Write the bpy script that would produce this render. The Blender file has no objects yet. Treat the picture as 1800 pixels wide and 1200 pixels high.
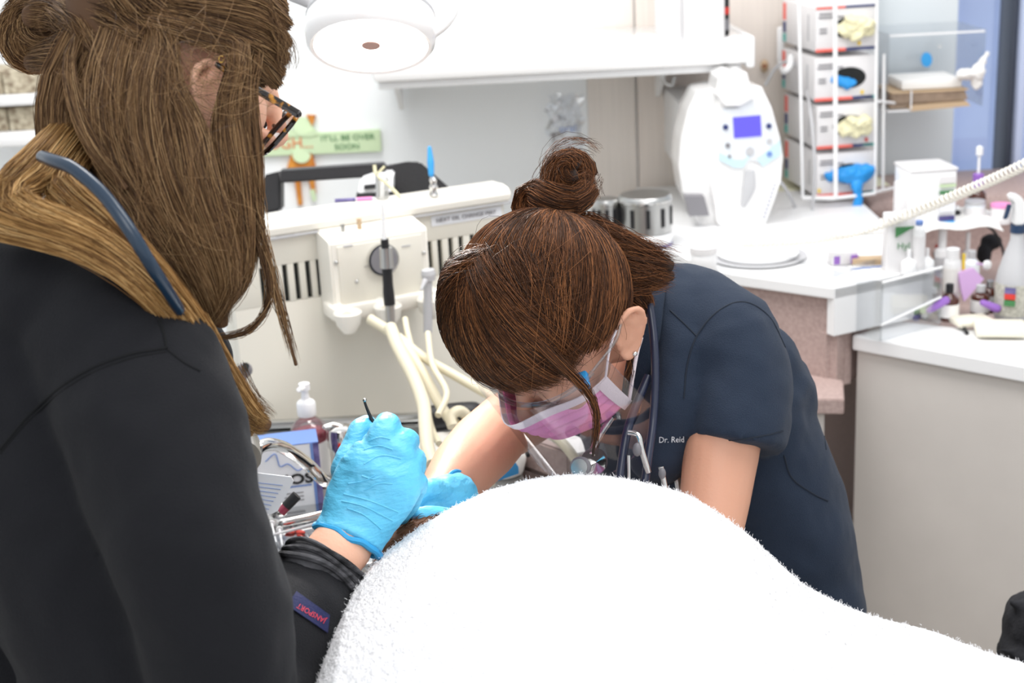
import bpy, bmesh, math, random
import numpy as np
from mathutils import Vector, Matrix, Euler
R_ = random.Random(7)
rng = np.random.default_rng(5)
col = bpy.context.scene.collection
sc = bpy.context.scene
V = Vector
# ------------------------------------------------------------ camera, light, exposure
F = 2500.0
CAM = V((0, 0, 1.70)); PITCH = math.radians(17.5); ROLL = math.radians(3.0)
_r0 = V((1, 0, 0)); CF = V((0, math.cos(PITCH), -math.sin(PITCH))); _u0 = V((0, math.sin(PITCH), math.cos(PITCH)))
CR = _r0 * math.cos(ROLL) - _u0 * math.sin(ROLL)
CU = _u0 * math.cos(ROLL) + _r0 * math.sin(ROLL)
cd = bpy.data.cameras.new('camera'); cam = bpy.data.objects.new('camera', cd); col.objects.link(cam)
cam.matrix_world = Matrix(((CR.x, CU.x, -CF.x, CAM.x), (CR.y, CU.y, -CF.y, CAM.y), (CR.z, CU.z, -CF.z, CAM.z), (0, 0, 0, 1)))
cd.sensor_width = 36; cd.lens = 36 * F / 1800; cd.clip_start = .05
cd.dof.use_dof = True; cd.dof.focus_distance = 1.50; cd.dof.aperture_fstop = 6.2
sc.camera = cam
sc.view_settings.view_transform = 'Standard'; sc.view_settings.look = 'None'; sc.view_settings.gamma = 1
sc.view_settings.use_curve_mapping = False; sc.view_settings.exposure = 0.22
w = bpy.data.worlds.new('world'); sc.world = w; w.use_nodes = True
w.node_tree.nodes['Background'].inputs[0].default_value = (0.93, 0.96, 1.0, 1)
w.node_tree.nodes['Background'].inputs[1].default_value = 0.90

def area(loc, target, size, power, color=(1, 1, 1), sy=None):
    d = bpy.data.lights.new('area_light', 'AREA'); d.shape = 'RECTANGLE' if sy else 'SQUARE'; d.size = size
    if sy: d.size_y = sy
    d.energy = power; d.color = color
    o = bpy.data.objects.new('area_light', d); col.objects.link(o); o.location = loc
    o.rotation_euler = (V(target) - V(loc)).to_track_quat('-Z', 'Y').to_euler(); return o
area((-.3, 2.3, 2.75), (-.2, 2.4, 0), 1.3, 26, (1, .98, .96), .7)      # ceiling fixture over the dental unit
area((1.0, 1.5, 2.75), (1.0, 1.6, 0), 1.3, 16, (1, .98, .96), .7)      # ceiling fixture to the right
area((.1, -.5, 2.7), (.1, 1.8, 1.1), 1.2, 12, (1, .99, .98))          # ceiling fixture over the photographer

def P(x, y, d): return CAM + CF * d + CR * ((x - 900) / F * d) + CU * ((600 - y) / F * d)
def ray(x, y): return CF + CR * ((x - 900) / F) + CU * ((600 - y) / F)
def onY(x, y, Y):
    r = ray(x, y); return CAM + r * (Y / r.y)
def onZ(x, y, Z):
    r = ray(x, y); return CAM + r * ((Z - CAM.z) / r.z)

def lin(c):
    out = []
    for v in c[:3]:
        v /= 255.0
        out.append(v / 12.92 if v <= .04045 else ((v + .055) / 1.055) ** 2.4)
    return tuple(out) + (1,)

# ------------------------------------------------------------ materials
def mat(name, c, rough=.5, metal=0, bump=0, scale=60, var=0, vscale=8, sss=0, trans=0, emit=None, es=0, sheen=0, coat=0, stretch=None, alpha=1, ior=1.45, detail=3, c2=None, thr=(.35, .65)):
    m = bpy.data.materials.new(name); m.use_nodes = True; nt = m.node_tree; b = nt.nodes['Principled BSDF']
    I = b.inputs; I['Base Color'].default_value = lin(c); I['Roughness'].default_value = rough; I['Metallic'].default_value = metal
    I['IOR'].default_value = ior
    if sss: I['Subsurface Weight'].default_value = sss; I['Subsurface Radius'].default_value = (.012, .005, .003); I['Subsurface Scale'].default_value = 1.0
    if trans: I['Transmission Weight'].default_value = trans
    if sheen: I['Sheen Weight'].default_value = sheen; I['Sheen Roughness'].default_value = .5
    if coat: I['Coat Weight'].default_value = coat; I['Coat Roughness'].default_value = .08
    if alpha < 1: I['Alpha'].default_value = alpha
    if emit: I['Emission Color'].default_value = lin(emit); I['Emission Strength'].default_value = es
    tc = nt.nodes.new('ShaderNodeTexCoord'); mp = nt.nodes.new('ShaderNodeMapping'); nt.links.new(tc.outputs['Object'], mp.inputs[0])
    if stretch: mp.inputs['Scale'].default_value = stretch
    if var or c2:
        n = nt.nodes.new('ShaderNodeTexNoise'); n.inputs['Scale'].default_value = vscale; n.inputs['Detail'].default_value = 4
        nt.links.new(mp.outputs[0], n.inputs['Vector'])
        mx = nt.nodes.new('ShaderNodeMix'); mx.data_type = 'RGBA'
        rp = nt.nodes.new('ShaderNodeMapRange'); rp.inputs[1].default_value = thr[0]; rp.inputs[2].default_value = thr[1]
        nt.links.new(n.outputs['Fac'], rp.inputs[0]); nt.links.new(rp.outputs[0], mx.inputs[0])
        mx.inputs[6].default_value = lin(c); mx.inputs[7].default_value = lin(c2 if c2 else [max(0, v * (1 - var)) for v in c])
        nt.links.new(mx.outputs[2], I['Base Color'])
    if bump:
        n = nt.nodes.new('ShaderNodeTexNoise'); n.inputs['Scale'].default_value = scale; n.inputs['Detail'].default_value = detail
        nt.links.new(mp.outputs[0], n.inputs['Vector'])
        bp = nt.nodes.new('ShaderNodeBump'); bp.inputs['Strength'].default_value = min(1, bump); bp.inputs['Distance'].default_value = .004
        nt.links.new(n.outputs['Fac'], bp.inputs['Height']); nt.links.new(bp.outputs[0], I['Normal'])
    return m
def hair_mat(name, cols, rough=.42):
    m = bpy.data.materials.new(name); m.use_nodes = True; nt = m.node_tree; b = nt.nodes['Principled BSDF']; I = b.inputs
    g = nt.nodes.new('ShaderNodeNewGeometry'); cr = nt.nodes.new('ShaderNodeValToRGB')
    while len(cr.color_ramp.elements) < len(cols): cr.color_ramp.elements.new(.5)
    for i, c in enumerate(cols):
        cr.color_ramp.elements[i].position = i / (len(cols) - 1); cr.color_ramp.elements[i].color = lin(c)
    nt.links.new(g.outputs['Random Per Island'], cr.inputs[0]); nt.links.new(cr.outputs[0], I['Base Color'])
    I['Roughness'].default_value = rough; I['Specular IOR Level'].default_value = .2
    return m
def glass(name, c=(255, 255, 255), mixv=.12, rough=.04, fr=.6):
    # thin clear film: mostly see-through with a glossy skin
    m = bpy.data.materials.new(name); m.use_nodes = True; nt = m.node_tree; nt.nodes.clear()
    o = nt.nodes.new('ShaderNodeOutputMaterial'); t = nt.nodes.new('ShaderNodeBsdfTransparent'); g = nt.nodes.new('ShaderNodeBsdfGlossy')
    t.inputs[0].default_value = lin(c); g.inputs['Roughness'].default_value = rough
    f = nt.nodes.new('ShaderNodeLayerWeight'); f.inputs[0].default_value = .35
    mm = nt.nodes.new('ShaderNodeMath'); mm.operation = 'MULTIPLY_ADD'; mm.inputs[1].default_value = fr; mm.inputs[2].default_value = mixv
    mx = nt.nodes.new('ShaderNodeMixShader')
    nt.links.new(f.outputs['Fresnel'], mm.inputs[0]); nt.links.new(mm.outputs[0], mx.inputs[0]); nt.links.new(t.outputs[0], mx.inputs[1]); nt.links.new(g.outputs[0], mx.inputs[2]); nt.links.new(mx.outputs[0], o.inputs[0])
    return m

M = dict(
    wall=mat('wall_paint', (246, 249, 250), .6, bump=.05, scale=40), cream=mat('cream_laminate', (236, 228, 220), .45, var=.03, stretch=(40, 40, 1), vscale=4),
    cream2=mat('cream_laminate_dark', (226, 216, 207), .45, var=.03, stretch=(40, 40, 1), vscale=4), pale=mat('pale_blue_panel', (222, 229, 232), .35),
    floor=mat('vinyl_floor', (170, 160, 148), .4, var=.1, vscale=30), white=mat('white_plastic', (240, 240, 240), .3), gloss=mat('white_enamel', (244, 243, 242), .18, coat=.4),
    cart=mat('cream_enamel', (224, 220, 208), .3), carttop=mat('ivory_plastic', (240, 236, 226), .3), dark=mat('black_plastic', (32, 31, 33), .45, bump=.2, scale=300),
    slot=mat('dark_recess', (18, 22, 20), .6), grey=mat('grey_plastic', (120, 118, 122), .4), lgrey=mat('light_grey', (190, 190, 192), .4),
    chrome=mat('chrome', (215, 213, 210), .1, metal=1), steel=mat('brushed_steel', (190, 190, 188), .28, metal=1, bump=.05, scale=200, stretch=(1, 20, 1)),
    traysteel=mat('tray_steel', (205, 206, 206), .12, metal=1), hose=mat('cream_rubber_hose', (222, 214, 188), .45), mauve=mat('speckled_mauve_laminate', (186, 164, 158), .5, c2=(168, 146, 140), vscale=160),
    laminate=mat('beige_cabinet', (214, 208, 202), .4, var=.02), worktop=mat('white_worktop', (240, 240, 240), .3),
    green=mat('pale_green_board', (206, 226, 186), .55), orange=mat('orange_paint', (222, 150, 60), .55, c2=(190, 110, 40), vscale=25), brownp=mat('brown_paint', (130, 70, 40), .5),
    redp=mat('red_paint', (210, 60, 50), .5), dgreen=mat('dark_green_print', (70, 130, 80), .5), orangetxt=mat('orange_print', (222, 128, 80), .5),
    bluep=mat('blue_plastic', (60, 160, 225), .35), navyp=mat('navy_print', (50, 60, 110), .5), greyp=mat('grey_print', (130, 128, 132), .5), black=mat('black_print', (30, 30, 32), .5),
    teal=mat('teal_print', (90, 180, 172), .5), coral=mat('coral_print', (236, 108, 96), .5), yellow=mat('yellow_print', (240, 205, 60), .5), carton=mat('white_carton', (228, 226, 226), .55),
    latex=mat('cream_latex_glove', (236, 230, 190), .5, bump=.5, scale=120), bgloved=mat('blue_nitrile_bunched', (40, 150, 225), .4, bump=.5, scale=120),
    screen=mat('violet_screen', (60, 50, 200), .3, emit=(98, 92, 255), es=.85), paleblue=mat('pale_blue_overlay', (196, 222, 230), .4), facegrey=mat('grey_overlay', (226, 230, 234), .35),
    lampglow=mat('lamp_diffuser', (255, 240, 235), .4, emit=(255, 247, 240), es=9), pinkgrey=mat('lamp_sensor', (205, 165, 155), .5),
    towelm=mat('white_terry', (246, 246, 248), .95, bump=1, scale=420, sheen=.3, detail=4),
    navy=mat('navy_scrub', (24, 38, 57), .85, bump=.35, scale=900, sheen=.06), navy2=mat('navy_scrub_seam', (18, 28, 42), .8),
    sweat=mat('black_sweatshirt_fleece', (12, 13, 19), .95, bump=.35, scale=800, sheen=.02), seam=mat('sweatshirt_seam', (6, 7, 10), .95), cuffg=mat('grey_striped_cuff', (92, 92, 96), .9, c2=(22, 22, 25), vscale=30, stretch=(1, 1, 3), bump=.6, scale=90),
    skin=mat('skin_light', (232, 180, 152), .45, sss=.12, bump=.08, scale=260), skin2=mat('skin_tan', (204, 152, 126), .5, sss=.12, bump=.08, scale=260), skinred=mat('skin_flushed', (222, 140, 118), .5, sss=.2),
    glove=mat('blue_nitrile', (96, 192, 230), .42, bump=.85, scale=38, stretch=(1, 1, 3.0), sss=.05, detail=5), gloveroll=mat('blue_nitrile_roll', (50, 158, 214), .4, bump=.3, scale=100),
    pink=mat('pink_mask_fabric', (242, 152, 204), .8, bump=.2, scale=500), maskw=mat('white_mask_fabric', (238, 226, 230), .85, bump=.3, scale=400),
    tube=mat('teal_black_tube', (24, 46, 66), .3, coat=.3), tube2=mat('navy_tube', (34, 40, 62), .35, coat=.3),
    tort=mat('tortoiseshell', (22, 13, 8), .2, c2=(200, 136, 44), vscale=70, coat=.5, thr=(.54, .62)), lens=glass('lens', (246, 246, 248), .06), film=glass('face_shield_film', (250, 250, 252), .012, .03, .22), acrylic=glass('clear_acrylic', (248, 249, 250), .03, .04, .3),
    bag=glass('clear_bag', (246, 248, 252), .1, .2), amber=mat('amber_glass', (74, 32, 18), .12, coat=.5), purple=mat('purple_plastic', (150, 105, 190), .45), lilac=mat('lilac_film', (206, 168, 214), .4),
    redliquid=mat('red_liquid', (150, 60, 80), .2), brownpaper=mat('brown_paper_towel', (172, 150, 130), .8, var=.1, vscale=60), tan=mat('tan_paper', (198, 172, 140), .8), paper=mat('white_paper', (242, 240, 236), .7), cardw=mat('card_white', (232, 234, 238), .5),
    boxblue=mat('box_blue', (110, 140, 200), .5), boxnavy=mat('box_navy', (60, 58, 112), .5, c2=(120, 110, 160), vscale=60), frame=mat('window_frame_dark', (66, 72, 84), .4), framew=mat('window_frame_white', (200, 212, 240), .4),
    outside=mat('outside_wall', (196, 206, 236), .8, var=.06, vscale=2), pane=glass('window_pane', (240, 245, 252), .05), scrub=mat('dark_cloth', (30, 30, 34), .9, bump=.4, scale=200), shoe=mat('shoe_rubber', (40, 40, 42), .6),
    fur=hair_mat('brown_fur', [(70, 40, 24), (120, 76, 46), (160, 112, 76)], .6), furskin=mat('dog_skin', (104, 66, 42), .8), red=mat('red_tissue', (214, 66, 50), .5), darkcap=mat('navy_collar', (40, 62, 92), .4),
    labelpaper=mat('speckled_label', (206, 204, 192), .7, c2=(170, 168, 156), vscale=200), clearbar=glass('clear_strip', (240, 244, 246), .10, .1, .4),
    woven=mat('beige_woven', (206, 196, 172), .8, c2=(128, 112, 92), vscale=60), eye=mat('eye_dark', (40, 26, 20), .1), hairA=hair_mat('light_brown_hair', [(58, 40, 27), (88, 64, 44), (112, 84, 56), (136, 104, 70), (176, 144, 104)], .45), hairA2=hair_mat('golden_hair', [(96, 66, 38), (132, 96, 56), (164, 124, 74), (194, 152, 96), (222, 186, 130)], .45),
    coreA=mat('light_brown_hair_core', (84, 58, 36), .8), hairB=hair_mat('dark_brown_hair', [(40, 24, 15), (62, 38, 23), (84, 52, 31), (110, 68, 40), (158, 104, 64)], .52), coreB=mat('dark_brown_hair_core', (40, 24, 15), .7),
)

# ------------------------------------------------------------ object helpers
def wloc(o):
    l = V((0, 0, 0))
    while o is not None: l += o.location; o = o.parent
    return l
def tag(o, label=None, cat=None, group=None, kind=None):
    if label: o['label'] = label
    if cat: o['category'] = cat
    if group: o['group'] = group
    if kind: o['kind'] = kind
    return o
def thing(name, loc, label, cat, group=None):
    o = bpy.data.objects.new(name, None); o.empty_display_size = .03; col.objects.link(o); o.location = loc
    return tag(o, label, cat, group)
def link_mesh(name, me, m, parent=None, smooth=True):
    """mesh verts are world coordinates on entry"""
    n = len(me.vertices); co = np.empty(n * 3, np.float32); me.vertices.foreach_get('co', co); co = co.reshape(-1, 3)
    if parent is not None: org = np.array(wloc(parent))
    else: org = np.array([(co[:, 0].min() + co[:, 0].max()) / 2, (co[:, 1].min() + co[:, 1].max()) / 2, co[:, 2].min()])
    co = (co - org).astype(np.float32); me.vertices.foreach_set('co', co.ravel()); me.update()
    me.materials.clear(); me.materials.append(m)
    if smooth: me.polygons.foreach_set('use_smooth', [True] * len(me.polygons))
    o = bpy.data.objects.new(name, me); col.objects.link(o)
    if parent is not None: o.parent = parent
    else: o.location = org
    return o
def RZ(a): return Matrix.Rotation(math.radians(a), 3, 'Z')
def RX(a): return Matrix.Rotation(math.radians(a), 3, 'X')
def RY(a): return Matrix.Rotation(math.radians(a), 3, 'Y')
I3 = Matrix.Identity(3)
def catmull(pts, k):
    A = np.array([list(p) for p in pts], float); n = len(A)
    if n == 2:
        t = np.linspace(0, 1, k)[:, None]; return A[0] * (1 - t) + A[1] * t
    E = np.vstack([2 * A[0] - A[1], A, 2 * A[-1] - A[-2]]); T = np.linspace(0, n - 1, k); out = []
    for t in T:
        i = min(int(t), n - 2); f = t - i; p0, p1, p2, p3 = E[i], E[i + 1], E[i + 2], E[i + 3]
        out.append(.5 * ((2 * p1) + (-p0 + p2) * f + (2 * p0 - 5 * p1 + 4 * p2 - p3) * f * f + (-p0 + 3 * p1 - 3 * p2 + p3) * f ** 3))
    return np.array(out)
class MB:
    def __init__(s): s.b = bmesh.new()
    def box(s, c, size, R=I3, bev=0, seg=2):
        r = bmesh.ops.create_cube(s.b, size=1.0); vs = r['verts']
        for v in vs: v.co = V((v.co.x * size[0], v.co.y * size[1], v.co.z * size[2]))
        if bev:
            es = list({e for v in vs for e in v.link_edges}); q = bmesh.ops.bevel(s.b, geom=es, offset=bev, segments=seg, profile=.5, affect='EDGES')
            vs = list({v for f in q['faces'] for v in f.verts} | {v for v in vs if v.is_valid})
        c = V(c)
        for v in vs: v.co = R @ v.co + c
        return s
    def sphere(s, c, r, R=I3, u=16, v=10):
        if isinstance(r, (int, float)): r = (r, r, r)
        q = bmesh.ops.create_uvsphere(s.b, u_segments=u, v_segments=v, radius=1)
        for x in q['verts']: x.co = R @ V((x.co.x * r[0], x.co.y * r[1], x.co.z * r[2])) + V(c)
        return s
    def tube(s, pts, r, k=None, n=10, side=None, r2=None, cap='flat', smooth=True):
        pts = [V(p) for p in pts]; m = len(pts)
        if isinstance(r, (int, float)): r = [r] * m
        if r2 is None: r2 = r
        elif isinstance(r2, (int, float)): r2 = [r2] * m
        k = k or (m if m == 2 or not smooth else m * 5)
        Q = catmull(pts, k) if smooth else np.array([list(p) for p in pts])
        k = len(Q); tt = np.linspace(0, m - 1, k); ra = np.interp(tt, range(m), r); rb = np.interp(tt, range(m), r2)
        T = np.gradient(Q, axis=0); T /= np.linalg.norm(T, axis=1)[:, None] + 1e-12
        nrm = np.array(side if side is not None else ((0, 0, 1) if abs(T[0][2]) < .9 else (1, 0, 0)), float)
        rings = []
        def ring(c, t, nn, a, b_):
            e1 = nn - t * nn.dot(t); e1 /= np.linalg.norm(e1) + 1e-12; e2 = np.cross(t, e1)
            return e1, [s.b.verts.new(c + e1 * a * math.cos(2 * math.pi * j / n) + e2 * b_ * math.sin(2 * math.pi * j / n)) for j in range(n)]
        S = []
        if cap == 'round':
            for a in (1.45, 1.1, .7, .35): S.append((Q[0] - T[0] * math.sin(a) * min(ra[0], rb[0]), T[0], ra[0] * math.cos(a), rb[0] * math.cos(a)))
        for i in range(k): S.append((Q[i], T[i], ra[i], rb[i]))
        if cap == 'round':
            for a in (.35, .7, 1.1, 1.45): S.append((Q[-1] + T[-1] * math.sin(a) * min(ra[-1], rb[-1]), T[-1], ra[-1] * math.cos(a), rb[-1] * math.cos(a)))
        for (c, t, a, b_) in S:
            e1, rg = ring(c, t, nrm, a, b_)
            if side is None: nrm = e1
            rings.append(rg)
        for i in range(len(rings) - 1):
            for j in range(n): s.b.faces.new((rings[i][j], rings[i][(j + 1) % n], rings[i + 1][(j + 1) % n], rings[i + 1][j]))
        if cap != 'open': s.b.faces.new(rings[0][::-1]); s.b.faces.new(rings[-1])
        return s
    def lathe(s, prof, o, R=I3, n=24):
        o = V(o); rings = []
        for (r, z) in prof:
            rings.append([s.b.verts.new(R @ V((r * math.cos(2 * math.pi * j / n), r * math.sin(2 * math.pi * j / n), z)) + o) for j in range(n)])
        for i in range(len(rings) - 1):
            for j in range(n): s.b.faces.new((rings[i][j], rings[i][(j + 1) % n], rings[i + 1][(j + 1) % n], rings[i + 1][j]))
        if prof[0][0] > 1e-5: s.b.faces.new(rings[0][::-1])
        if prof[-1][0] > 1e-5: s.b.faces.new(rings[-1])
        return s
    def prism(s, poly, z0, z1, bev=0):
        a = [s.b.verts.new((p[0], p[1], z0)) for p in poly]; b_ = [s.b.verts.new((p[0], p[1], z1)) for p in poly]; n = len(poly)
        fs = [s.b.faces.new(a[::-1]), s.b.faces.new(b_)]
        for i in range(n): fs.append(s.b.faces.new((a[i], a[(i + 1) % n], b_[(i + 1) % n], b_[i])))
        if bev: bmesh.ops.bevel(s.b, geom=list({e for f in fs for e in f.edges}), offset=bev, segments=2, affect='EDGES')
        return s
    def extr(s, poly, vec, bev=0):
        """extrude a polygon of 3-D points along vec"""
        vec = V(vec); a = [s.b.verts.new(p) for p in poly]; b_ = [s.b.verts.new(V(p) + vec) for p in poly]; n = len(poly)
        fs = [s.b.faces.new(a[::-1]), s.b.faces.new(b_)]
        for i in range(n): fs.append(s.b.faces.new((a[i], a[(i + 1) % n], b_[(i + 1) % n], b_[i])))
        if bev: bmesh.ops.bevel(s.b, geom=list({e for f in fs for e in f.edges}), offset=bev, segments=2, affect='EDGES')
        return s
    def grid(s, G, thick=0):
        h = len(G); w_ = len(G[0]); A = [[s.b.verts.new(p) for p in row] for row in G]
        for i in range(h - 1):
            for j in range(w_ - 1): s.b.faces.new((A[i][j], A[i][j + 1], A[i + 1][j + 1], A[i + 1][j]))
        if thick:
            s.b.normal_update(); bmesh.ops.solidify(s.b, geom=list(s.b.faces), thickness=thick)
        return s
    def mesh(s):
        bmesh.ops.recalc_face_normals(s.b, faces=list(s.b.faces)); me = bpy.data.meshes.new('m'); s.b.to_mesh(me); s.b.free(); return me
    def build(s, name, m, parent=None, smooth=None, angle=40):
        me = s.mesh(); me.name = name; o = link_mesh(name, me, m, parent, smooth is not False)
        if smooth is None:
            try: me.set_sharp_from_angle(angle=math.radians(angle))
            except Exception: pass
        return o
    def voxel(s, name, m, parent, vox=.005, it=8, disp=0, dsize=.1, fac=.5, dsize2=None):
        me = s.mesh(); o = bpy.data.objects.new(name, me); col.objects.link(o)
        md = o.modifiers.new('r', 'REMESH'); md.mode = 'VOXEL'; md.voxel_size = vox
        if it: sm = o.modifiers.new('s', 'SMOOTH'); sm.factor = fac; sm.iterations = it
        if disp:
            tx = bpy.data.textures.new('folds', 'CLOUDS'); tx.noise_scale = dsize; tx.noise_depth = 2
            dm = o.modifiers.new('d', 'DISPLACE'); dm.texture = tx; dm.strength = disp; dm.texture_coords = 'LOCAL'; dm.mid_level = .5
        dg = bpy.context.evaluated_depsgraph_get(); me2 = bpy.data.meshes.new_from_object(o.evaluated_get(dg))
        bpy.data.objects.remove(o); me2.name = name
        return link_mesh(name, me2, m, parent)
def strands(name, paths, rad, m, parent, stuff=True):
    """paths: (N,K,3) array in world coordinates; three-sided tapered fibres"""
    A = np.asarray(paths, float); N, K, _ = A.shape
    T = np.gradient(A, axis=1); T /= np.linalg.norm(T, axis=2)[..., None] + 1e-9
    ref = np.array([.31, .87, .38]); e1 = np.cross(T, ref); e1 /= np.linalg.norm(e1, axis=2)[..., None] + 1e-9; e2 = np.cross(T, e1)
    tp = np.ones(K); tp[-3:] = [.8, .55, .2]; tp = tp[None, :, None] * (rad if np.isscalar(rad) else np.asarray(rad)[:, None, None])
    vs = []
    for j in range(3):
        a = 2 * math.pi * j / 3; vs.append(A + (e1 * math.cos(a) + e2 * math.sin(a)) * tp)
    Vv = np.stack(vs, 2).reshape(-1, 3)          # index = (n*K+k)*3+j
    base = (np.arange(N)[:, None] * K + np.arange(K - 1)[None, :]).reshape(-1) * 3
    fs = []
    for j in range(3):
        j2 = (j + 1) % 3; fs.append(np.stack([base + j, base + j2, base + 3 + j2, base + 3 + j], 1))
    Fq = np.concatenate(fs).astype(np.int32)
    me = bpy.data.meshes.new(name); me.vertices.add(len(Vv)); me.vertices.foreach_set('co', Vv.astype(np.float32).ravel())
    me.loops.add(Fq.size); me.loops.foreach_set('vertex_index', Fq.ravel()); me.polygons.add(len(Fq))
    me.polygons.foreach_set('loop_start', np.arange(0, Fq.size, 4, dtype=np.int32)); me.polygons.foreach_set('loop_total', np.full(len(Fq), 4, np.int32))
    me.update(calc_edges=True); o = link_mesh(name, me, m, parent)
    if stuff: o['kind'] = 'stuff'
    return o
def lock(guide, n, K=14, noise=.0015, shell=.55, curl=0, tw=0, end=1.0):
    """guide: [(px,py,d,r_px)] -> n fibres around it; also returns smooth centreline and radii"""
    pts = [P(a, b, c) for a, b, c, _ in guide]; rr = [r / F * c for a, b, c, r in guide]
    Q = catmull(pts, K); ra = np.interp(np.linspace(0, len(pts) - 1, K), range(len(pts)), rr)
    T = np.gradient(Q, axis=0); T /= np.linalg.norm(T, axis=1)[:, None] + 1e-9
    ref = -np.array(CF); e1 = ref - T * (T @ ref)[:, None]; e1 /= np.linalg.norm(e1, axis=1)[:, None] + 1e-9; e2 = np.cross(T, e1)
    th = rng.uniform(0, 2 * np.pi, n); rad = np.sqrt(rng.uniform(shell ** 2, 1.1, n)); t = np.linspace(0, 1, K)
    ph = th[:, None] + tw * t[None, :] + rng.normal(0, .5, n)[:, None] * t[None, :]
    off = (np.cos(ph)[..., None] * e1[None] * .6 + np.sin(ph)[..., None] * e2[None]) * (ra[None, :] * rad[:, None])[..., None]
    f = rng.uniform(3, 9, (n, 1)); p0 = rng.uniform(0, 6.28, (n, 3))
    wob = np.stack([np.sin(f * t[None, :] + p0[:, i:i + 1]) for i in range(3)], 2) * noise * rng.uniform(.3, 2, (n, 1, 1))
    A = Q[None] + off + wob
    L = rng.uniform(.86, end, n)   # varied length: resample by pulling the parameter
    idx = t[None, :] * L[:, None] * (K - 1); i0 = np.clip(idx.astype(int), 0, K - 2); fr = (idx - i0)[..., None]
    ar = np.arange(n)[:, None]; A = A[ar, i0] * (1 - fr) + A[ar, i0 + 1] * fr
    return A
def core(mb, guide, f=.85):
    mb.tube([P(a, b, c) for a, b, c, _ in guide], [max(.0015, r / F * c * f * .6) for a, b, c, r in guide], side=-CF, r2=[max(.0015, r / F * c * f) for a, b, c, r in guide], cap='round', n=14)
_txt = 0
def text(s, loc, size, R, m, parent, name='lettering', ext=.0006, label=None, align='CENTER', sx=1, bold=0):
    """R: columns = text right, text up, text normal"""
    cu = bpy.data.curves.new('t', 'FONT'); cu.body = s; cu.size = size; cu.extrude = ext; cu.align_x = align; cu.align_y = 'CENTER'; cu.offset = bold; cu.resolution_u = 3
    o = bpy.data.objects.new('t', cu); col.objects.link(o); dg = bpy.context.evaluated_depsgraph_get()
    me = bpy.data.meshes.new_from_object(o.evaluated_get(dg)); bpy.data.objects.remove(o)
    for v in me.vertices: v.co = R @ V((v.co.x * sx, v.co.y, v.co.z)) + V(loc)
    me.name = name; q = link_mesh(name, me, m, parent, False)
    if label: q['label'] = label
    return q
def basis(r, u):
    r = V(r).normalized(); n = r.cross(V(u)).normalized(); u = n.cross(r)
    return Matrix((r, u, n)).transposed()
FRONT = basis((1, 0, 0), (0, 0, 1))     # text facing the camera side (-Y)
# ================================================================ the room
WY = 3.45
def struct(name, mb, m, parent=None):
    o = mb.build(name, m, parent); o['kind'] = 'structure'; return o
def bb(mb, x0, x1, y0, y1, z0, z1, bev=0): return mb.box(((x0 + x1) / 2, (y0 + y1) / 2, (z0 + z1) / 2), (abs(x1 - x0), abs(y1 - y0), abs(z1 - z0)), bev=bev)
struct('floor', bb(MB(), -2.6, 3.2, -1.6, 3.6, -.05, 0), M['floor'])
wx = onY(1674, 200, WY).x; wz = onY(1735, 338, WY).z
b = MB(); bb(b, -2.6, wx, WY, WY + .12, 0, 2.8); bb(b, wx, 3.2, WY, WY + .12, 0, wz); bb(b, wx, 3.2, WY, WY + .12, 2.45, 2.8); bb(b, 2.2, 3.2, WY, WY + .12, wz, 2.45)
struct('wall_back', b, M['wall'])
struct('wall_left', bb(MB(), -2.72, -2.6, -1.6, 3.57, 0, 2.8), M['wall'])
struct('wall_right', bb(MB(), 3.2, 3.32, -1.6, 3.57, 0, 2.8), M['wall'])
def xat(px, py=250, Y=WY): return onY(px, py, Y).x
struct('trim_1', bb(MB(), xat(1035), xat(1118), WY - .012, WY, .4, 2.45, .002), M['cream'])
struct('trim_2', bb(MB(), xat(1121), xat(1258), WY - .02, WY, .4, 2.45, .002), M['cream2'])
struct('trim_3', bb(MB(), xat(1260), xat(1394), WY - .02, WY, .4, 2.45, .002), M['cream2'])
struct('trim_4', bb(MB(), xat(1400), wx, WY - .012, WY, .4, 2.45, .002), M['pale'])
b = MB(); bb(b, -1.5, xat(1035), WY - .012, WY, 1.1, 1.62)
# window in the back wall, right
W = bb(MB(), wx, 2.2, WY + .02, WY + .06, wz - .02, wz + .0).build('window_1', M['framew']); W['kind'] = 'structure'
def post(px0, px1, m, dy=.0): 
    o = bb(MB(), xat(px0, 150), xat(px1, 150), WY - .02 - dy, WY + .07, wz, 2.45, .003).build('mullion', m, W)
post(1768, 1779, M['frame'], .0); post(1780, 1793, M['framew'], .02)
bb(MB(), wx, 2.2, WY + .045, WY + .05, wz, 2.45).build('pane', M['pane'], W)
bb(MB(), wx - .01, 2.2, WY - .03, WY + .1, wz - .02, wz + .0, .003).build('sill', M['framew'], W)
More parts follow.
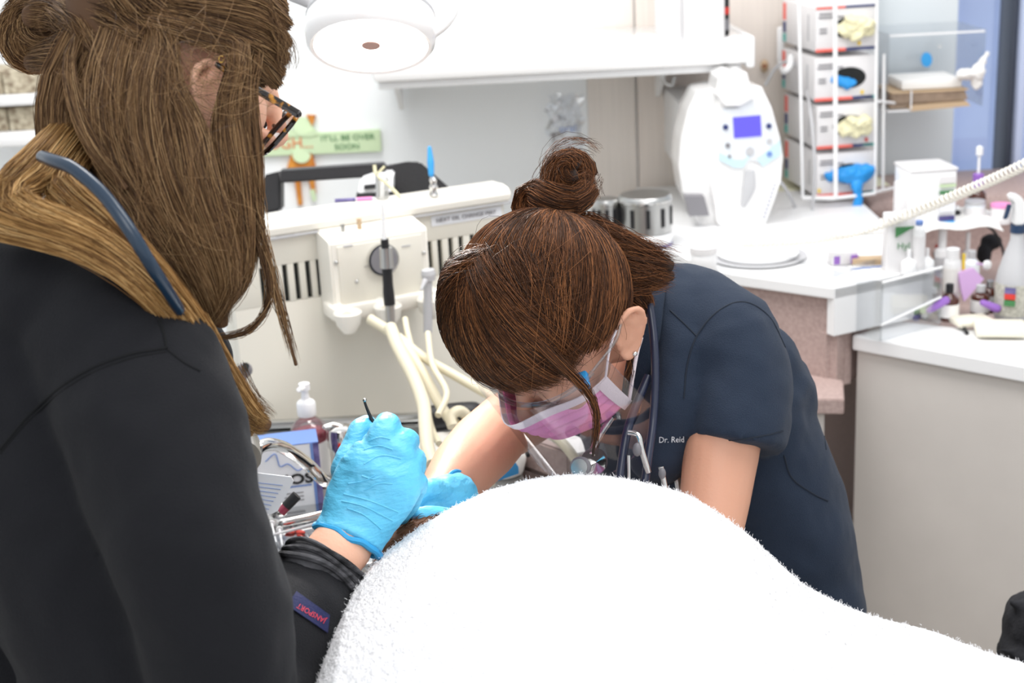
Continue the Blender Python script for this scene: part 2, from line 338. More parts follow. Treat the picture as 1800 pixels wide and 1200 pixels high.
# the building across the way, seen through the window
o = thing('wall_outside', (3.2, 6.6, 0), None, None); o['kind'] = 'structure'
bb(MB(), .8, 6.0, 6.6, 6.8, 0, 4).build('wall', M['outside'], o)
for k in range(4): bb(MB(), 2.02 + .62 * k, 2.10 + .62 * k, 6.55, 6.62, 0, 4).build('pilaster', M['outside'], o)
bb(MB(), .8, 6.0, 6.55, 6.62, 1.60, 1.66).build('ledge', M['framew'], o)
b = MB()
for k in range(140):
    c = V((R_.uniform(1.9, 3.4), R_.uniform(4.6, 5.0), R_.uniform(.3, .86))); a = R_.uniform(0, 6)
    b.sphere(c, (.05, .03, .012), RZ(math.degrees(a)) @ RX(R_.uniform(-50, 50)), 6, 4)
b.tube([(2.2, 4.8, 0), (2.2, 4.8, .6)], .02); b.tube([(3.0, 4.8, 0), (3.0, 4.8, .6)], .02)
tag(b.build('hedge', mat('hedge_leaves', (96, 140, 80), .6, var=.3)), 'green hedge outside below the window', 'hedge')

# ================================================================ long shelf on the wall
SY = 3.05
pl, pr = onY(655, 150, SY), onY(1322, 122, SY); zt = onY(1100, 78, SY).z; zb = onY(1100, 134, SY).z
sh = thing('wall_shelf', ((pl.x + pr.x) / 2, (SY + WY) / 2, zb), 'long thick white enamelled shelf high across the back wall', 'shelf')
bb(MB(), pl.x, pr.x, SY, WY - .02, zb + .012, zt, .012).build('board', M['gloss'], sh)
bb(MB(), pl.x + .01, pr.x - .02, SY + .02, WY - .03, zb - .004, zb + .012, .003).build('lower_rail', M['white'], sh)
bb(MB(), pr.x - .012, pr.x + .006, SY - .004, WY - .02, zb + .004, zt + .004, .006).build('end_cap', M['white'], sh)
for px in (700, 1150):
    x = xat(px, 150); MB().extr([(x, WY - .02, zb - .004), (x, WY - .2, zb - .004), (x, WY - .02, zb - .1)], (.012, 0, 0)).build('bracket', M['white'], sh)
c = onY(1167, 136, SY + .12); MB().tube([c + V((0, 0, .03)), c + V((0, 0, -.008)), c + V((.018, 0, -.018)), c + V((.024, 0, 0))], .004, k=16).build('hook', M['steel'], sh)
# things on the shelf
x0, x1 = onY(1170, 60, SY).x, onY(1277, 60, SY).x
o = thing('storage_box', ((x0 + x1) / 2, SY + .1, zt), 'plain white storage box standing on the right end of the shelf', 'box')
bb(MB(), x0, x1, SY + .02, SY + .2, zt, zt + .2, .004).build('body', M['carton'], o)
bb(MB(), x0 + .036, x0 + .038, SY + .017, SY + .03, zt + .004, zt + .196).build('seam', M['lgrey'], o)
bb(MB(), x0 - .004, x1 + .004, SY + .016, SY + .205, zt + .16, zt + .205, .003).build('lid', M['carton'], o)
c = V((onY(1284, 60, SY).x, SY + .08, zt))
o = thing('spray_can', c, 'slim black can with a red label beside the white box on the shelf', 'can')
MB().lathe([(.009, 0), (.0105, .003), (.0105, .075), (.008, .083)], c).build('body', M['black'], o)
MB().lathe([(.0109, .045), (.0109, .06)], c).build('label', M['redp'], o)
MB().lathe([(.0109, .012), (.0109, .035)], c).build('label', M['greyp'], o)
MB().lathe([(.007, .083), (.007, .094), (.0, .096)], c).build('cap', M['lgrey'], o)

# ================================================================ wall shelf at the far left with woven boxes
def pxbox(x0, y0, x1, y1, d, dep):
    """world extents of something showing over that pixel box at depth d"""
    a = P(x0, y1, d); c = P(x1, y0, d); return min(a.x, c.x), max(a.x, c.x), a.y, a.y + dep, min(a.z, P(x1, y1, d).z), max(c.z, P(x0, y0, d).z)
a0 = onY(-60, 236, 3.2); a1 = onY(72, 236, 3.2)
o = thing('cabinet_shelf', (a0.x, 3.3, a0.z), 'white shelf behind the ponytailed assistant at the left edge', 'shelf')
bb(MB(), a0.x, a1.x, 3.18, WY, a0.z - .03, a0.z, .003).build('board', M['white'], o)
zs = onY(0, 168, 3.2).z
bb(MB(), a0.x, a1.x, 3.18, WY, zs - .022, zs, .003).build('board', M['white'], o)
for (yy, nm) in ((a0.z, 'lower'), (zs, 'upper')):
    for k, xx in enumerate(((-60, 8), (10, 66))):
        q = MB(); bb(q, onY(xx[0], 200, 3.2).x, onY(xx[1], 200, 3.2).x, 3.21, 3.38, yy, yy + .052, .005)
        tag(q.build('woven_basket', M['woven']), '%s beige speckled basket on the %s white shelf at the left edge' % (('left', 'right')[k], nm), 'basket', 'woven baskets at the left edge')

# ================================================================ violet-screen unit hanging on the wall
Yx = 2.95
def X(px, py): return onY(px, py, Yx)
xr = thing('xray_unit', X(1280, 410), 'white wall-mounted dental x-ray unit with a violet screen', 'medical unit')
front = [X(*p) for p in [(1270, 160), (1290, 150), (1340, 152), (1358, 190), (1372, 240), (1378, 275), (1374, 320), (1360, 360), (1345, 400), (1290, 410), (1262, 395), (1252, 330), (1256, 270), (1262, 200)]]
b = MB(); b.extr([p + V((-.0, .004, 0)) for p in front], (-.012, .14, 0)); b.voxel('face', M['gloss'], xr, .003, 5)
side = [X(*p) for p in [(1262, 158), (1225, 165), (1208, 200), (1196, 250), (1192, 300), (1200, 350), (1218, 385), (1232, 412), (1300, 416), (1290, 300), (1290, 180)]]
b = MB(); b.extr([V(p) + V((.005, .03, 0)) for p in side], (-.0, .14, 0)); b.voxel('body', M['gloss'], xr, .004, 14)
neck = [X(*p) for p in [(1256, 165), (1262, 135), (1280, 126), (1312, 126), (1318, 150), (1324, 172), (1300, 186), (1272, 186)]]
b = MB(); b.extr([p + V((0, -.012, 0)) for p in neck], (0, .12, 0)); b.voxel('neck', M['gloss'], xr, .003, 5)
b = MB(); b.extr([X(*p) + V((0, -.002, 0)) for p in [(1272, 190), (1298, 190), (1302, 170), (1320, 170), (1326, 188), (1348, 184), (1360, 215), (1371, 262), (1372, 272), (1340, 292), (1330, 282), (1318, 280), (1306, 294), (1290, 294), (1264, 280), (1266, 230)]], (0, .01, 0), bev=.001); b.build('control_panel', M['facegrey'], xr)
for pl_ in ([(1264, 268), (1290, 280), (1306, 280), (1318, 272), (1306, 294), (1290, 294), (1264, 281)], [(1330, 278), (1352, 262), (1371, 246), (1372, 272), (1340, 292)]):
    MB().extr([X(*p) + V((0, -.0035, 0)) for p in pl_], (0, .003, 0)).build('blue_panel', M['paleblue'], xr)
MB().extr([X(*p) + V((0, -.005, 0)) for p in [(1288, 206), (1336, 202), (1338, 238), (1290, 242)]], (0, .004, 0)).build('screen', M['screen'], xr)
for px, py, r, mm in ((1275, 223, 4.5, 'navyp'), (1351, 221, 4.5, 'navyp'), (1279, 255, 4, 'greyp'), (1352, 247, 4.5, 'lgrey'), (1318, 265, 7, 'lgrey'), (1352, 270, 4.5, 'boxblue'), (1282, 274, 2.6, 'greyp'), (1309, 173, 4.5, 'boxblue')):
    p = X(px, py); MB().tube([p + V((0, -.006, 0)), p + V((0, .0, 0))], r / F * 3.1, n=14).build('button', M[mm], xr)
b = MB(); b.tube([X(1318, 300) + V((0, -.001, 0)), X(1316, 330) + V((0, -.003, 0)), X(1306, 362) + V((0, -.001, 0))], [.011, .014, .006], side=(1, 0, 0), r2=[.002, .003, .002], cap='round'); b.build('finger_grip', M['lgrey'], xr)
for k in range(9): MB().tube([X(1340 + 2.4 * k, 382 - 7 * k) + V((0, -.002, 0)), X(1346 + 2.2 * k, 380 - 7 * k) + V((0, -.002, 0))], .0011, n=6, smooth=False).build('blue_print_mark', M['navyp'], xr)
q = MB(); q.extr([X(*p) + V((-.0, .0, 0)) for p in [(1204, 345), (1238, 345), (1247, 379), (1212, 380)]], (0, .034, 0)); q.build('rating_plate', M['greyp'], xr)
b = MB(); p = X(1290, 126); b.tube([V((p.x, Yx + .05, p.z - .01)), V((p.x, SY + .1, zb))], .012, n=12); b.build('hanger', M['steel'], xr)
bb(MB(), X(1215, 300).x, X(1340, 300).x, Yx + .12, WY - .02, X(1300, 330).z, X(1300, 200).z, .004).build('wall_plate', M['white'], xr)
# cables of the unit
c0 = [P(1340, 290, 3.0), P(1380, 330, 3.1), P(1405, 380, 3.2), P(1418, 405, 3.2)]
tag(MB().tube(c0, .0035).build('cable', M['lgrey']), 'grey cable running down behind the x-ray unit', 'cable')
c0 = [P(1345, 150, 3.28), P(1365, 118, 3.25), P(1392, 108, 3.22), P(1412, 140, 3.2), P(1425, 200, 3.1), P(1432, 300, 3.1), P(1425, 400, 3.15)]
tag(MB().tube(c0, .0036).build('cable', M['lgrey']), 'grey cable looping over a hook and down the glove boxes', 'cable')
o = thing('wall_hook', P(1380, 110, 3.3), 'white plastic hook holding a cable left of the glove boxes', 'hook')
MB().box(P(1372, 85, 3.35), (.016, .02, .1), bev=.005).build('plate', M['white'], o); MB().tube([P(1374, 118, 3.32), P(1378, 126, 3.2), P(1388, 116, 3.18), P(1390, 100, 3.2)], .007, k=14, cap='round').build('hook_arm', M['white'], o)
o = thing('wall_bumper', P(1344, 116, 3.36), 'round beige bumper on the wall beside the shelf end', 'bumper')
MB().sphere(P(1344, 116, 3.38), (.010, .012, .015)).build('bumper_head', M['tan'], o)
MB().tube([P(1344, 116, 3.36), P(1344, 116, 3.40)], .005).build('stem', M['brownp'], o)

# ================================================================ glove dispenser: wire/acrylic rack with four boxes
GY = 3.12; gr = thing('glove_box_rack', onY(1440, 345, GY), 'tall clear wall rack holding four glove boxes', 'rack')
def G(px, py, dy=0): return onY(px, py, GY + dy)
Rg = RZ(6)
tops = [(8, 88), (98, 174), (182, 258), (267, 342)]
labs = ['topmost glove box in the rack, cream gloves bulging out', 'second glove box from the top, blue gloves deep in a dark oval opening', 'third glove box from the top, cream gloves and a red mark', 'lowest glove box in the rack, blue glove hanging down']
for i, (y0, y1) in enumerate(tops):
    xs = [(1432, 1541), (1430, 1540), (1434, 1538), (1434, 1538)][i]
    A, B_ = G(xs[0], y1), G(xs[1], y1); zt_ = G((xs[0] + xs[1]) / 2, y0).z; z0_ = (A.z + B_.z) / 2; wd = B_.x - A.x; cx = (A.x + B_.x) / 2
    o = thing('glove_box', (cx, GY + .06, z0_), labs[i], 'glove box', 'glove boxes in the clear rack')
    h = zt_ - z0_ - .002
    def L(u, v, w_): return V((cx, GY, z0_)) + Rg @ V((u * wd, w_, v * h))
    bb_ = MB(); bb_.box(L(0, .5, .12), (wd, .24, h), Rg, bev=.002); bb_.build('carton', M['carton'], o)
    for (u0, u1, mm) in ((-.5, .12, 'coral'), (.12, .46, 'navyp'), (.3, .5, 'teal')) if i else ((-.5, .0, 'coral'), (.0, .5, 'navyp')):
        q = MB(); q.box(L((u0 + u1) / 2, .02, -.001), ((u1 - u0) * wd, .002, .006), Rg); q.build('colour_band', M[mm], o)
    if i == 0:
        for (u0, u1, mm) in ((-.5, -.02, 'coral'), (-.02, .5, 'navyp')): q = MB(); q.box(L((u0 + u1) / 2, .975, -.001), ((u1 - u0) * wd, .002, .005), Rg); q.build('colour_band', M[mm], o)
    # side panel bands
    for (v0, v1, mm) in ((.55, .95, 'coral'), (.25, .5, 'navyp'), (.03, .22, 'teal')):
        q = MB(); q.box(L(-.502, (v0 + v1) / 2, .222), (.002, .02, (v1 - v0) * h), Rg); q.build('colour_band', M[mm], o)
    # printed lines
    for (u, v, ln) in ((-.3, .84, .3), (-.25, .76, .42), (-.38, .5, .12), (-.38, .42, .12)):
        q = MB(); q.box(L(u, v, -.001), (ln * wd, .002, .003), Rg); q.build('print_line', M['greyp'], o)
    q = MB(); q.box(L(-.501, .5, .05), (.001, .01, .6 * h), Rg); q.build('print_line', M['lgrey'], o)
    q = MB(); c = L((.22, .28, .36, .0)[i] if i < 3 else -.46, .14, -.001); q.box(c, (.006, .003, .008), Rg); q.build('mark', M['redp' if i == 2 else 'yellow'], o)
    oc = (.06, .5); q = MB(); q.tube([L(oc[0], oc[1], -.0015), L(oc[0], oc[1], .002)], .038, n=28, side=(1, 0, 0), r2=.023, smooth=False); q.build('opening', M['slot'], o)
    q = MB()
    if i in (0, 2):
        q.sphere(L(.14, .5, -.008), (.040, .022, .022)); q.sphere(L(.24, .56, -.018), (.024, .02, .018)); q.sphere(L(.02, .42, -.012), (.02, .015, .014)); q.sphere(L(.3, .46, -.012), (.018, .016, .016)); q.sphere(L(.08, .62, -.016), (.02, .014, .012), RY(30)); q.sphere(L(.16, .36, -.016), (.02, .014, .01), RY(-30))
        q.voxel('bunched_gloves', M['latex'], o, .003, 2, .018, .02)
    else:
        if i == 1: q.sphere(L(-.02, .4, -.001), (.026, .010, .013), RY(18)); q.sphere(L(-.14, .46, .0), (.014, .009, .010)); q.sphere(L(.08, .38, -.003), (.014, .008, .008))
        else:
            q.sphere(L(.1, .5, -.012), (.045, .024, .022)); q.sphere(L(.26, .56, -.02), (.024, .02, .018)); q.sphere(L(-.2, .48, -.002), (.026, .012, .014))
            q.tube([L(.12, .3, -.03), L(.14, .0, -.034), L(.11, -.25, -.03), L(.1, -.42, -.028)], [.014, .010, .012, .007], r2=[.01, .005, .006, .003], side=(1, 0, 0), cap='round'); q.tube([L(.16, -.2, -.034), L(.18, -.36, -.036)], .005, cap='round')
        q.voxel('bunched_gloves', M['bgloved'], o, .0026, 2, .012, .018)
def bar(p, q, r=.0035, nm='rail'): MB().tube([p, q], r, n=8, smooth=False).build(nm, M['white'], gr)
bar(G(1404, -30, -.02), G(1411, 348, -.02)); bar(G(1468, -30, -.045), G(1469, 348, -.045), .005); bar(G(1411, 348, -.02), G(1469, 348, -.045), .005); bar(G(1542, -30, -.02), G(1538, 338, -.02)); bar(G(1554, 95, -.0), G(1552, 335, 0), .003)
bar(G(1538, 338, -.02), G(1572, 330, .05), .004); bar(G(1469, 348, -.045), G(1538, 340, -.02), .004)
bar(G(1545, 178, -.02), G(1572, 181, .05), .003)
A = G(1405, 0, .26); bb(MB(), A.x, G(1545, 0, .26).x, GY + .27, GY + .29, G(1470, 348).z, G(1470, -30).z, .002).build('back_plate', M['white'], gr)

# ================================================================ acrylic paper towel holder, right of the boxes
HY = 3.2
def H(px, py, dy=0): return onY(px, py, HY + dy)
hd = thing('paper_towel_holder', H(1640, 185), 'clear acrylic wall holder with folded brown paper towels', 'holder')
x0, x1 = H(1562, 120).x, H(1728, 120).x; z0 = H(1650, 190).z; z1 = H(1640, 56).z; zm = H(1640, 165).z
bb(MB(), x0, x1, HY + .2, HY + .205, z0, z1).build('back_pane', M['acrylic'], hd)
bb(MB(), x0 - .003, x0, HY, HY + .2, z0, z1).build('side_pane', M['acrylic'], hd)
bb(MB(), x1, x1 + .003, HY, HY + .2, z0, z1).build('side_pane', M['acrylic'], hd)
bb(MB(), x0, H(1602, 150).x, HY, HY + .2, z0 - .004, z0).build('base_pane', M['white'], hd)
bb(MB(), x0, x1, HY - .002, HY + .003, z1 - .006, z1 - .002).build('front_rim', M['white'], hd)
bb(MB(), H(1601, 150).x, H(1603, 150).x, HY - .004, HY + .002, z0, zm + .01).build('edge', M['white'], hd)
tp = thing('paper_towels', H(1640, 180), 'stack of folded brown paper towels in the clear holder', 'paper towels')
for k in range(9): bb(MB(), x0 + .01 + R_.uniform(-.004, .004), H(1702, 150).x + R_.uniform(-.004, .004), HY + .01 + R_.uniform(-.003, .003), HY + .15, z0 + .002 + k * .0042, z0 + .0056 + k * .0042, .0006).build('sheet', M['brownpaper' if k != 8 else 'tan'], tp)
bb(MB(), H(1590, 150).x, H(1696, 150).x, HY + .02, HY + .15, z0 + .041, z0 + .062, .003).build('cream_towel', M['paper'], tp)
MB().extr([H(1598, 186), H(1700, 178), H(1706, 186), H(1600, 196)], (0, .1, .0)).build('hanging_sheet', M['tan'], tp)
gl = MB(); gl.sphere(H(1700, 130, .0), (.024, .02, .012)); gl.sphere(H(1720, 128), (.014, .02, .02)); gl.tube([H(1718, 125), H(1728, 108), H(1735, 95)], [.01, .008, .006], cap='round'); gl.sphere(H(1716, 145), (.012, .01, .02))
tag(gl.voxel('tissue_bunch', M['paper'], None, .003, 2, .012, .02), 'crumpled white tissue on top of the brown paper towels', 'tissue')
dr = thing('drop_sticker', H(1630, 105, .19), 'blue drop-shaped sticker behind the clear holder', 'sticker')
q = MB(); q.extr([H(1629 + 9.5 * math.sin(t) * (1 if t < 9 else 1), 105 - 13 * math.cos(t), .19) for t in [i * math.pi / 10 for i in range(20)]], (0, .002, 0)); q.build('drop', M['bluep'], dr)
q = MB(); q.tube([H(1652, 82, .19), H(1652, 82, .2)], .004); tag(q.build('screw', M['steel']), 'small steel screw beside the blue drop sticker', 'screw')

# ================================================================ sign with cat
CY = 3.435
def S(px, py, dy=0): return onY(px, py, CY + dy)
sg = thing('cat_sign', S(580, 330), 'wooden cat sign on the wall with pale green lettered board', 'sign')
MB().extr([S(430, 240), (S(668, 228)), S(670, 266), S(432, 276)], (0, .012, 0), bev=.001).build('board', M['green'], sg)
text('OUGH...', S(500, 253, -.001), .038, basis(S(540, 250) - S(460, 253), (0, 0, 1)), M['orangetxt'], sg)
Rs = basis(S(660, 245) - S(560, 249), (0, 0, 1))
text("IT'LL BE OVER", S(611, 242, -.001), .0185, Rs, M['dgreen'], sg, sx=1.15); text('SOON', S(610, 258, -.001), .0185, Rs, M['dgreen'], sg, sx=1.15)
q = MB(); q.tube([S(533, 222), S(533, 222, .01)], .024, n=24, side=(1, 0, 0), r2=.022, smooth=False); q.build('head', M['green'], sg)
for pl_ in ([(506, 214), (512, 198), (528, 202)], [(538, 202), (555, 203), (549, 222)]): MB().extr([S(*p) for p in pl_], (0, .01, 0)).build('ear', M['orange'], sg)
MB().extr([S(*p, -.001) for p in [(552, 203), (556, 203), (552, 212)]], (0, .003, 0)).build('ear_tip', M['brownp'], sg)
MB().extr([S(*p, -.003) for p in [(508, 226), (530, 236), (552, 226), (560, 236), (545, 240), (506, 240)]], (0, .006, 0)).build('ruff', M['green'], sg)
MB().extr([S(*p) for p in [(512, 268), (548, 268), (556, 300), (552, 312), (502, 312), (504, 296)]], (0, .012, 0)).build('body', M['orange'], sg)
q = MB(); q.tube([S(530, 272, -.003), S(530, 272, .002)], .022, n=20, side=(1, 0, 0), r2=.02, smooth=False); q.build('bib', M['green'], sg)
for a, b2 in (((522, 308), (528, 360)), ((546, 308), (552, 340))): MB().tube([S(*a, .006), S(*b2, .006)], [.008, .006], smooth=False).build('leg', M['orange'], sg)
MB().extr([S(*p, -.002) for p in [(544, 335), (553, 332), (556, 352), (550, 354)]], (0, .006, 0)).build('paw', M['green'], sg)

# ================================================================ clear bag on the wall
q = MB(); GG = []
for i in range(14):
    row = []
    for j in range(9):
        px = 962 + 62 * j / 8 + 5 * math.sin(i * 1.3); py = 165 + 100 * i / 13 + 3 * math.sin(j * 2)
        row.append(onY(px, py, 3.42 + .01 * math.sin(i * 1.7 + j * 1.1) - .02 * math.sin(math.pi * i / 13)))
    GG.append(row)
q.grid(GG); bg = q.build('plastic_bag', M['bag']); tag(bg, 'crinkled clear plastic bag hanging on the wall above the bun', 'bag')
text('oral', onY(998, 226, 3.385), .026, FRONT, M['boxblue'], bg, 'print')
# ================================================================ dental cart (cream unit)
KD = 2.40
kl = P(395, 390, 2.34); kr = P(885, 352, 2.56)
kv = V((kr.x - kl.x, kr.y - kl.y, 0)).normalized(); kn = V((kv.y, -kv.x, 0))        # kv along the front, kn towards the camera
org = V((kl.x, kl.y, 0)); kwid = (V((kr.x, kr.y, 0)) - org).length
KR = Matrix((kv, -kn, V((0, 0, 1)))).transposed()       # local x along, y back, z up
def onK(px, py, out=0):
    r = ray(px, py); nn = kn; t = (nn.dot(org + kn * out) - nn.dot(CAM)) / nn.dot(r); return CAM + r * t
ztop = (onK(470, 376).z + onK(860, 349).z) / 2 + .003
ct = thing('dental_cart', org + kv * kwid / 2 - kn * .08, 'cream dental unit with a rounded top, vent slots and hoses', 'dental unit')
def kbox(mb, u0, u1, w0, w1, z0, z1, bev=0):
    c = org + kv * ((u0 + u1) / 2) - kn * ((w0 + w1) / 2) + V((0, 0, (z0 + z1) / 2)); return mb.box(c, (abs(u1 - u0), abs(w1 - w0), abs(z1 - z0)), KR, bev)
def uo(p): return (p - org).dot(kv)
# side profile body with slots cut as real openings: front panel strips between slots
slots = [(462, 505), (484, 503), (500, 487), (522, 483), (541, 480), (562, 478)]
slotr = [(755, 455), (774, 452), (793, 449), (812, 447)]
kbox(MB(), 0, kwid, .012, .078, .1, ztop - .03, .01).build('body', M['cart'], ct)
def slotpos(px, py): p = onK(px, py); return uo(p), p.z
SP = sorted([slotpos(*s) for s in [(484, 497), (503, 495), (523, 490), (543, 487), (562, 484), (463, 500), (757, 457), (775, 455), (794, 452), (812, 450), (832, 448)]])
zs0 = min(z for u, z in SP) - .028; zs1 = max(z for u, z in SP) + .028
b = MB(); kbox(b, 0, kwid, 0, .0125, .1, zs0, .0015)
b.build('front_panel', M['cart'], ct)
b = MB(); kbox(b, 0, kwid, 0, .0125, zs1, ztop - .02, .0015); b.build('front_panel', M['cart'], ct)
us = [-.004] + [u for u, z in SP] + [kwid + .004]
for i in range(len(us) - 1):
    a0_, a1_ = us[i] + .0045, us[i + 1] - .0045; b = MB(); kbox(b, a0_, a1_, 0, .0125, zs0, zs1, .0012); b.build('vent_rib', M['cart'], ct)
for u, z in SP:
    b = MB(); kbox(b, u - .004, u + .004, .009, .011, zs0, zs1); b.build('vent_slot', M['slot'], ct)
# rounded top
b = MB(); prof = []
q = MB(); pr_ = [(-.010, -.014), (-.014, -.006), (-.012, .004), (-.002, .012), (.02, .013), (.06, .013), (.08, .004), (.08, -.014)]
q.extr([org + kv * -.01 - kn * y + V((0, 0, ztop - .012 + z)) for y, z in pr_], kv * (kwid + .02), bev=.003); q.build('top_cover', M['carttop'], ct)
MB().tube([org + kv * -.01 + kn * .012 + V((0, 0, ztop - .028)), org + kv * (kwid + .01) + kn * .010 + V((0, 0, ztop - .028))], .0022, n=6, smooth=False).build('trim_strip', M['lgrey'], ct)
RK = basis(kv, (0, 0, 1))
p = onK(505, 412, .002); kbox(MB(), uo(p) - .035, uo(p) + .022, -.002, .002, p.z - .006, p.z + .006).build('label_plate', M['cardw'], ct); kbox(MB(), uo(p) - .02, uo(p) + .012, -.004, -.002, p.z - .001, p.z + .001).build('print_line', M['greyp'], ct)
p = onK(820, 380, .002); kbox(MB(), uo(p) - .068, uo(p) + .07, -.002, .002, p.z - .009, p.z + .009).build('label_plate', M['cardw'], ct); text('NEXT OIL CHANGE MAY', onK(820, 380, .0045), .0105, RK, M['greyp'], ct)
# control box
def cb(px, py): p = onK(px, py, .07); return uo(p), p.z
u0, z1_ = cb(578, 424); u1, _ = cb(750, 392); z0_ = cb(660, 556)[1]; z1_ = (cb(578, 424)[1] + cb(750, 397)[1]) / 2
b = MB(); q = [(-.07, z0_), (-.07, z1_ - .004), (-.064, z1_), (.0, z1_ + .010), (.0, z0_)]
b.extr([org + kv * u0 - kn * y + V((0, 0, z)) for y, z in q], kv * (u1 - u0), bev=.003); cbx = b.build('control_box', M['carttop'], ct)
kbox(MB(), u0 + .012, u1 - .012, -.0725, -.069, z0_ + .03, z1_ - .012, .001).build('face_plate', M['cart'], cbx)
for px, py in ((591, 461), (745, 444), (627, 495), (747, 500)): MB().sphere(onK(px, py, .073), .0035).build('screw', M['steel'], cbx)
kbox(MB(), cb(600, 0)[0], cb(642, 0)[0], -.0735, -.07, z0_ + .09, z0_ + .0905).build('print_line', M['greyp'], cbx)
for px in (612, 714): p = onK(px, 432, .0735); kbox(MB(), uo(p) - .008, uo(p) + .008, -.0738, -.07, p.z - .001, p.z + .001).build('print_line', M['lgrey'], cbx)
# gauge
g = onK(672, 455, .075); gg = MB(); gg.tube([g + kn * .008, g - kn * .004], .0275, n=28, side=(0, 0, 1)); ga = gg.build('pressure_gauge', M['chrome'], ct)
MB().tube([g + kn * .0085, g + kn * .007], .0235, n=28, side=(0, 0, 1)).build('dial', M['greyp'], ga)
MB().tube([g + kn * .0092, g + kn * .0092 + kv * .014 + V((0, 0, .01))], .001, n=6, smooth=False).build('needle', M['black'], ga)
# toggles on top
for px, py in ((632, 398), (603, 408)):
    p = onK(px, py, .035); a = MB(); a.tube([p + V((0, 0, -.012)), p + V((0, 0, .014))], [.0035, .0042], n=10, smooth=False); a.build('toggle', M['steel'] if px == 603 else M['tan'], cbx)
# holder bar with holders
def hb(px, py, o=.085): return onK(px, py, o)
u0b, u1b = uo(hb(585, 540)), uo(hb(775, 500)); zb_ = hb(680, 538).z
kbox(MB(), u0b, u1b, -.085, -.03, zb_ - .012, zb_ + .012, .004).build('holder_bar', M['carttop'], ct)
for (px, py) in ((612, 560), (682, 548), (757, 535)):
    p = hb(px, py, .11); q = MB(); q.lathe([(.010, -.024), (.020, -.01), (.024, .010), (.022, .013), (.016, .0), (.007, -.022)], p, n=20); q.tube([p - kn * .01, p - kn * .05 + V((0, 0, .008))], .012, k=2, smooth=False, n=8); q.build('holder_cup', M['carttop'], ct)
# main hand-piece in the middle cup (own thing)
def hp(pts, nm, parent, m): MB().tube([hb(x, y, o) for x, y, o, r in pts], [r for *_, r in pts], n=14, k=len(pts) * 3, smooth=True).build(nm, m, parent)
h1 = thing('syringe_handpiece', hb(686, 560, .13), 'black and chrome handpiece with white tip in front of the gauge', 'dental handpiece')
hp([(672, 358, .14, .0026), (674, 385, .14, .0032), (675, 422, .14, .0046)], 'tip', h1, M['white'])
hp([(676, 420, .14, .0066), (677, 436, .14, .0066)], 'collar', h1, M['black']); hp([(678, 435, .14, .0105), (680, 470, .14, .0115)], 'ring', h1, M['steel'])
hp([(680, 470, .14, .0085), (682, 500, .14, .0085), (683, 515, .14, .0095), (685, 535, .14, .0095)], 'grip', h1, M['black']); hp([(685, 535, .14, .008), (687, 570, .14, .007)], 'shank', h1, M['steel'])
h2 = thing('suction_handpiece', hb(752, 580, .13), 'grey angled suction handpiece hanging in the right holder cup', 'dental handpiece')
hp([(752, 474, .13, .011), (753, 482, .13, .0125), (754, 492, .13, .011)], 'head', h2, M['lgrey']); hp([(752, 490, .13, .0075), (752, 540, .13, .0078), (752, 584, .13, .0075)], 'shaft', h2, M['lgrey'])
MB().tube([hb(748, 492, .14), hb(740, 510, .15)], [.005, .002], n=8).build('lever', M['lgrey'], h2)
h3 = thing('ball_probe', P(424, 690, 2.2), 'grey ball-headed suction tip rising left of the soap bottle', 'dental tool')
MB().sphere(P(431, 650, 2.2), .0115).build('head', M['grey'], h3); MB().tube([P(432, 643, 2.17), P(431, 648, 2.19)], .0055, n=12).build('mouth', M['slot'], h3); MB().tube([P(428, 658, 2.2), P(424, 668, 2.2)], [.0085, .006], cap='round').build('neck', M['grey'], h3)
MB().tube([P(425, 666, 2.2), P(418, 700, 2.2), P(405, 790, 2.15), P(400, 835, 2.08)], .004).build('rod', M['steel'], h3)
# hoses
hoses = [([(686, 575, 2.28), (700, 610, 2.24), (728, 665, 2.18), (744, 710, 2.12), (748, 750, 2.06), (752, 790, 2.02), (760, 815, 2.0)], .0105, 'thick cream hose falling from the middle handpiece'),
         ([(650, 560, 2.30), (700, 595, 2.27), (740, 650, 2.22), (770, 705, 2.18), (790, 735, 2.16), (810, 750, 2.16), (822, 735, 2.16), (808, 722, 2.15), (792, 732, 2.14), (796, 750, 2.13)], .0085, 'cream hose ending in a coil behind the forearm'),
         ([(700, 592, 2.27), (745, 628, 2.24), (800, 660, 2.2), (870, 700, 2.15), (930, 735, 2.1), (985, 775, 2.02), (1018, 815, 1.98)], .0075, 'cream hose crossing behind the clear face shield'),
         ([(712, 560, 2.30), (718, 590, 2.27), (745, 690, 2.2), (758, 750, 2.12), (772, 780, 2.06)], .005, 'thin cream hose behind the thick one'),
         ([(752, 585, 2.26), (760, 640, 2.2), (785, 690, 2.14), (770, 730, 2.1)], .005, 'thin cream hose from the right holder cup'),
         ([(862, 850, 1.98), (872, 820, 2.0), (876, 800, 2.04), (898, 806, 2.0), (905, 780, 2.05), (925, 770, 2.06)], .0065, 'bent cream tube behind the crook of the arm')]
for pts, r, l in hoses: tag(MB().tube([P(*p) for p in pts], r, n=10, k=50).build('hose', M['hose']), l, 'hose', 'cream hoses of the dental unit')
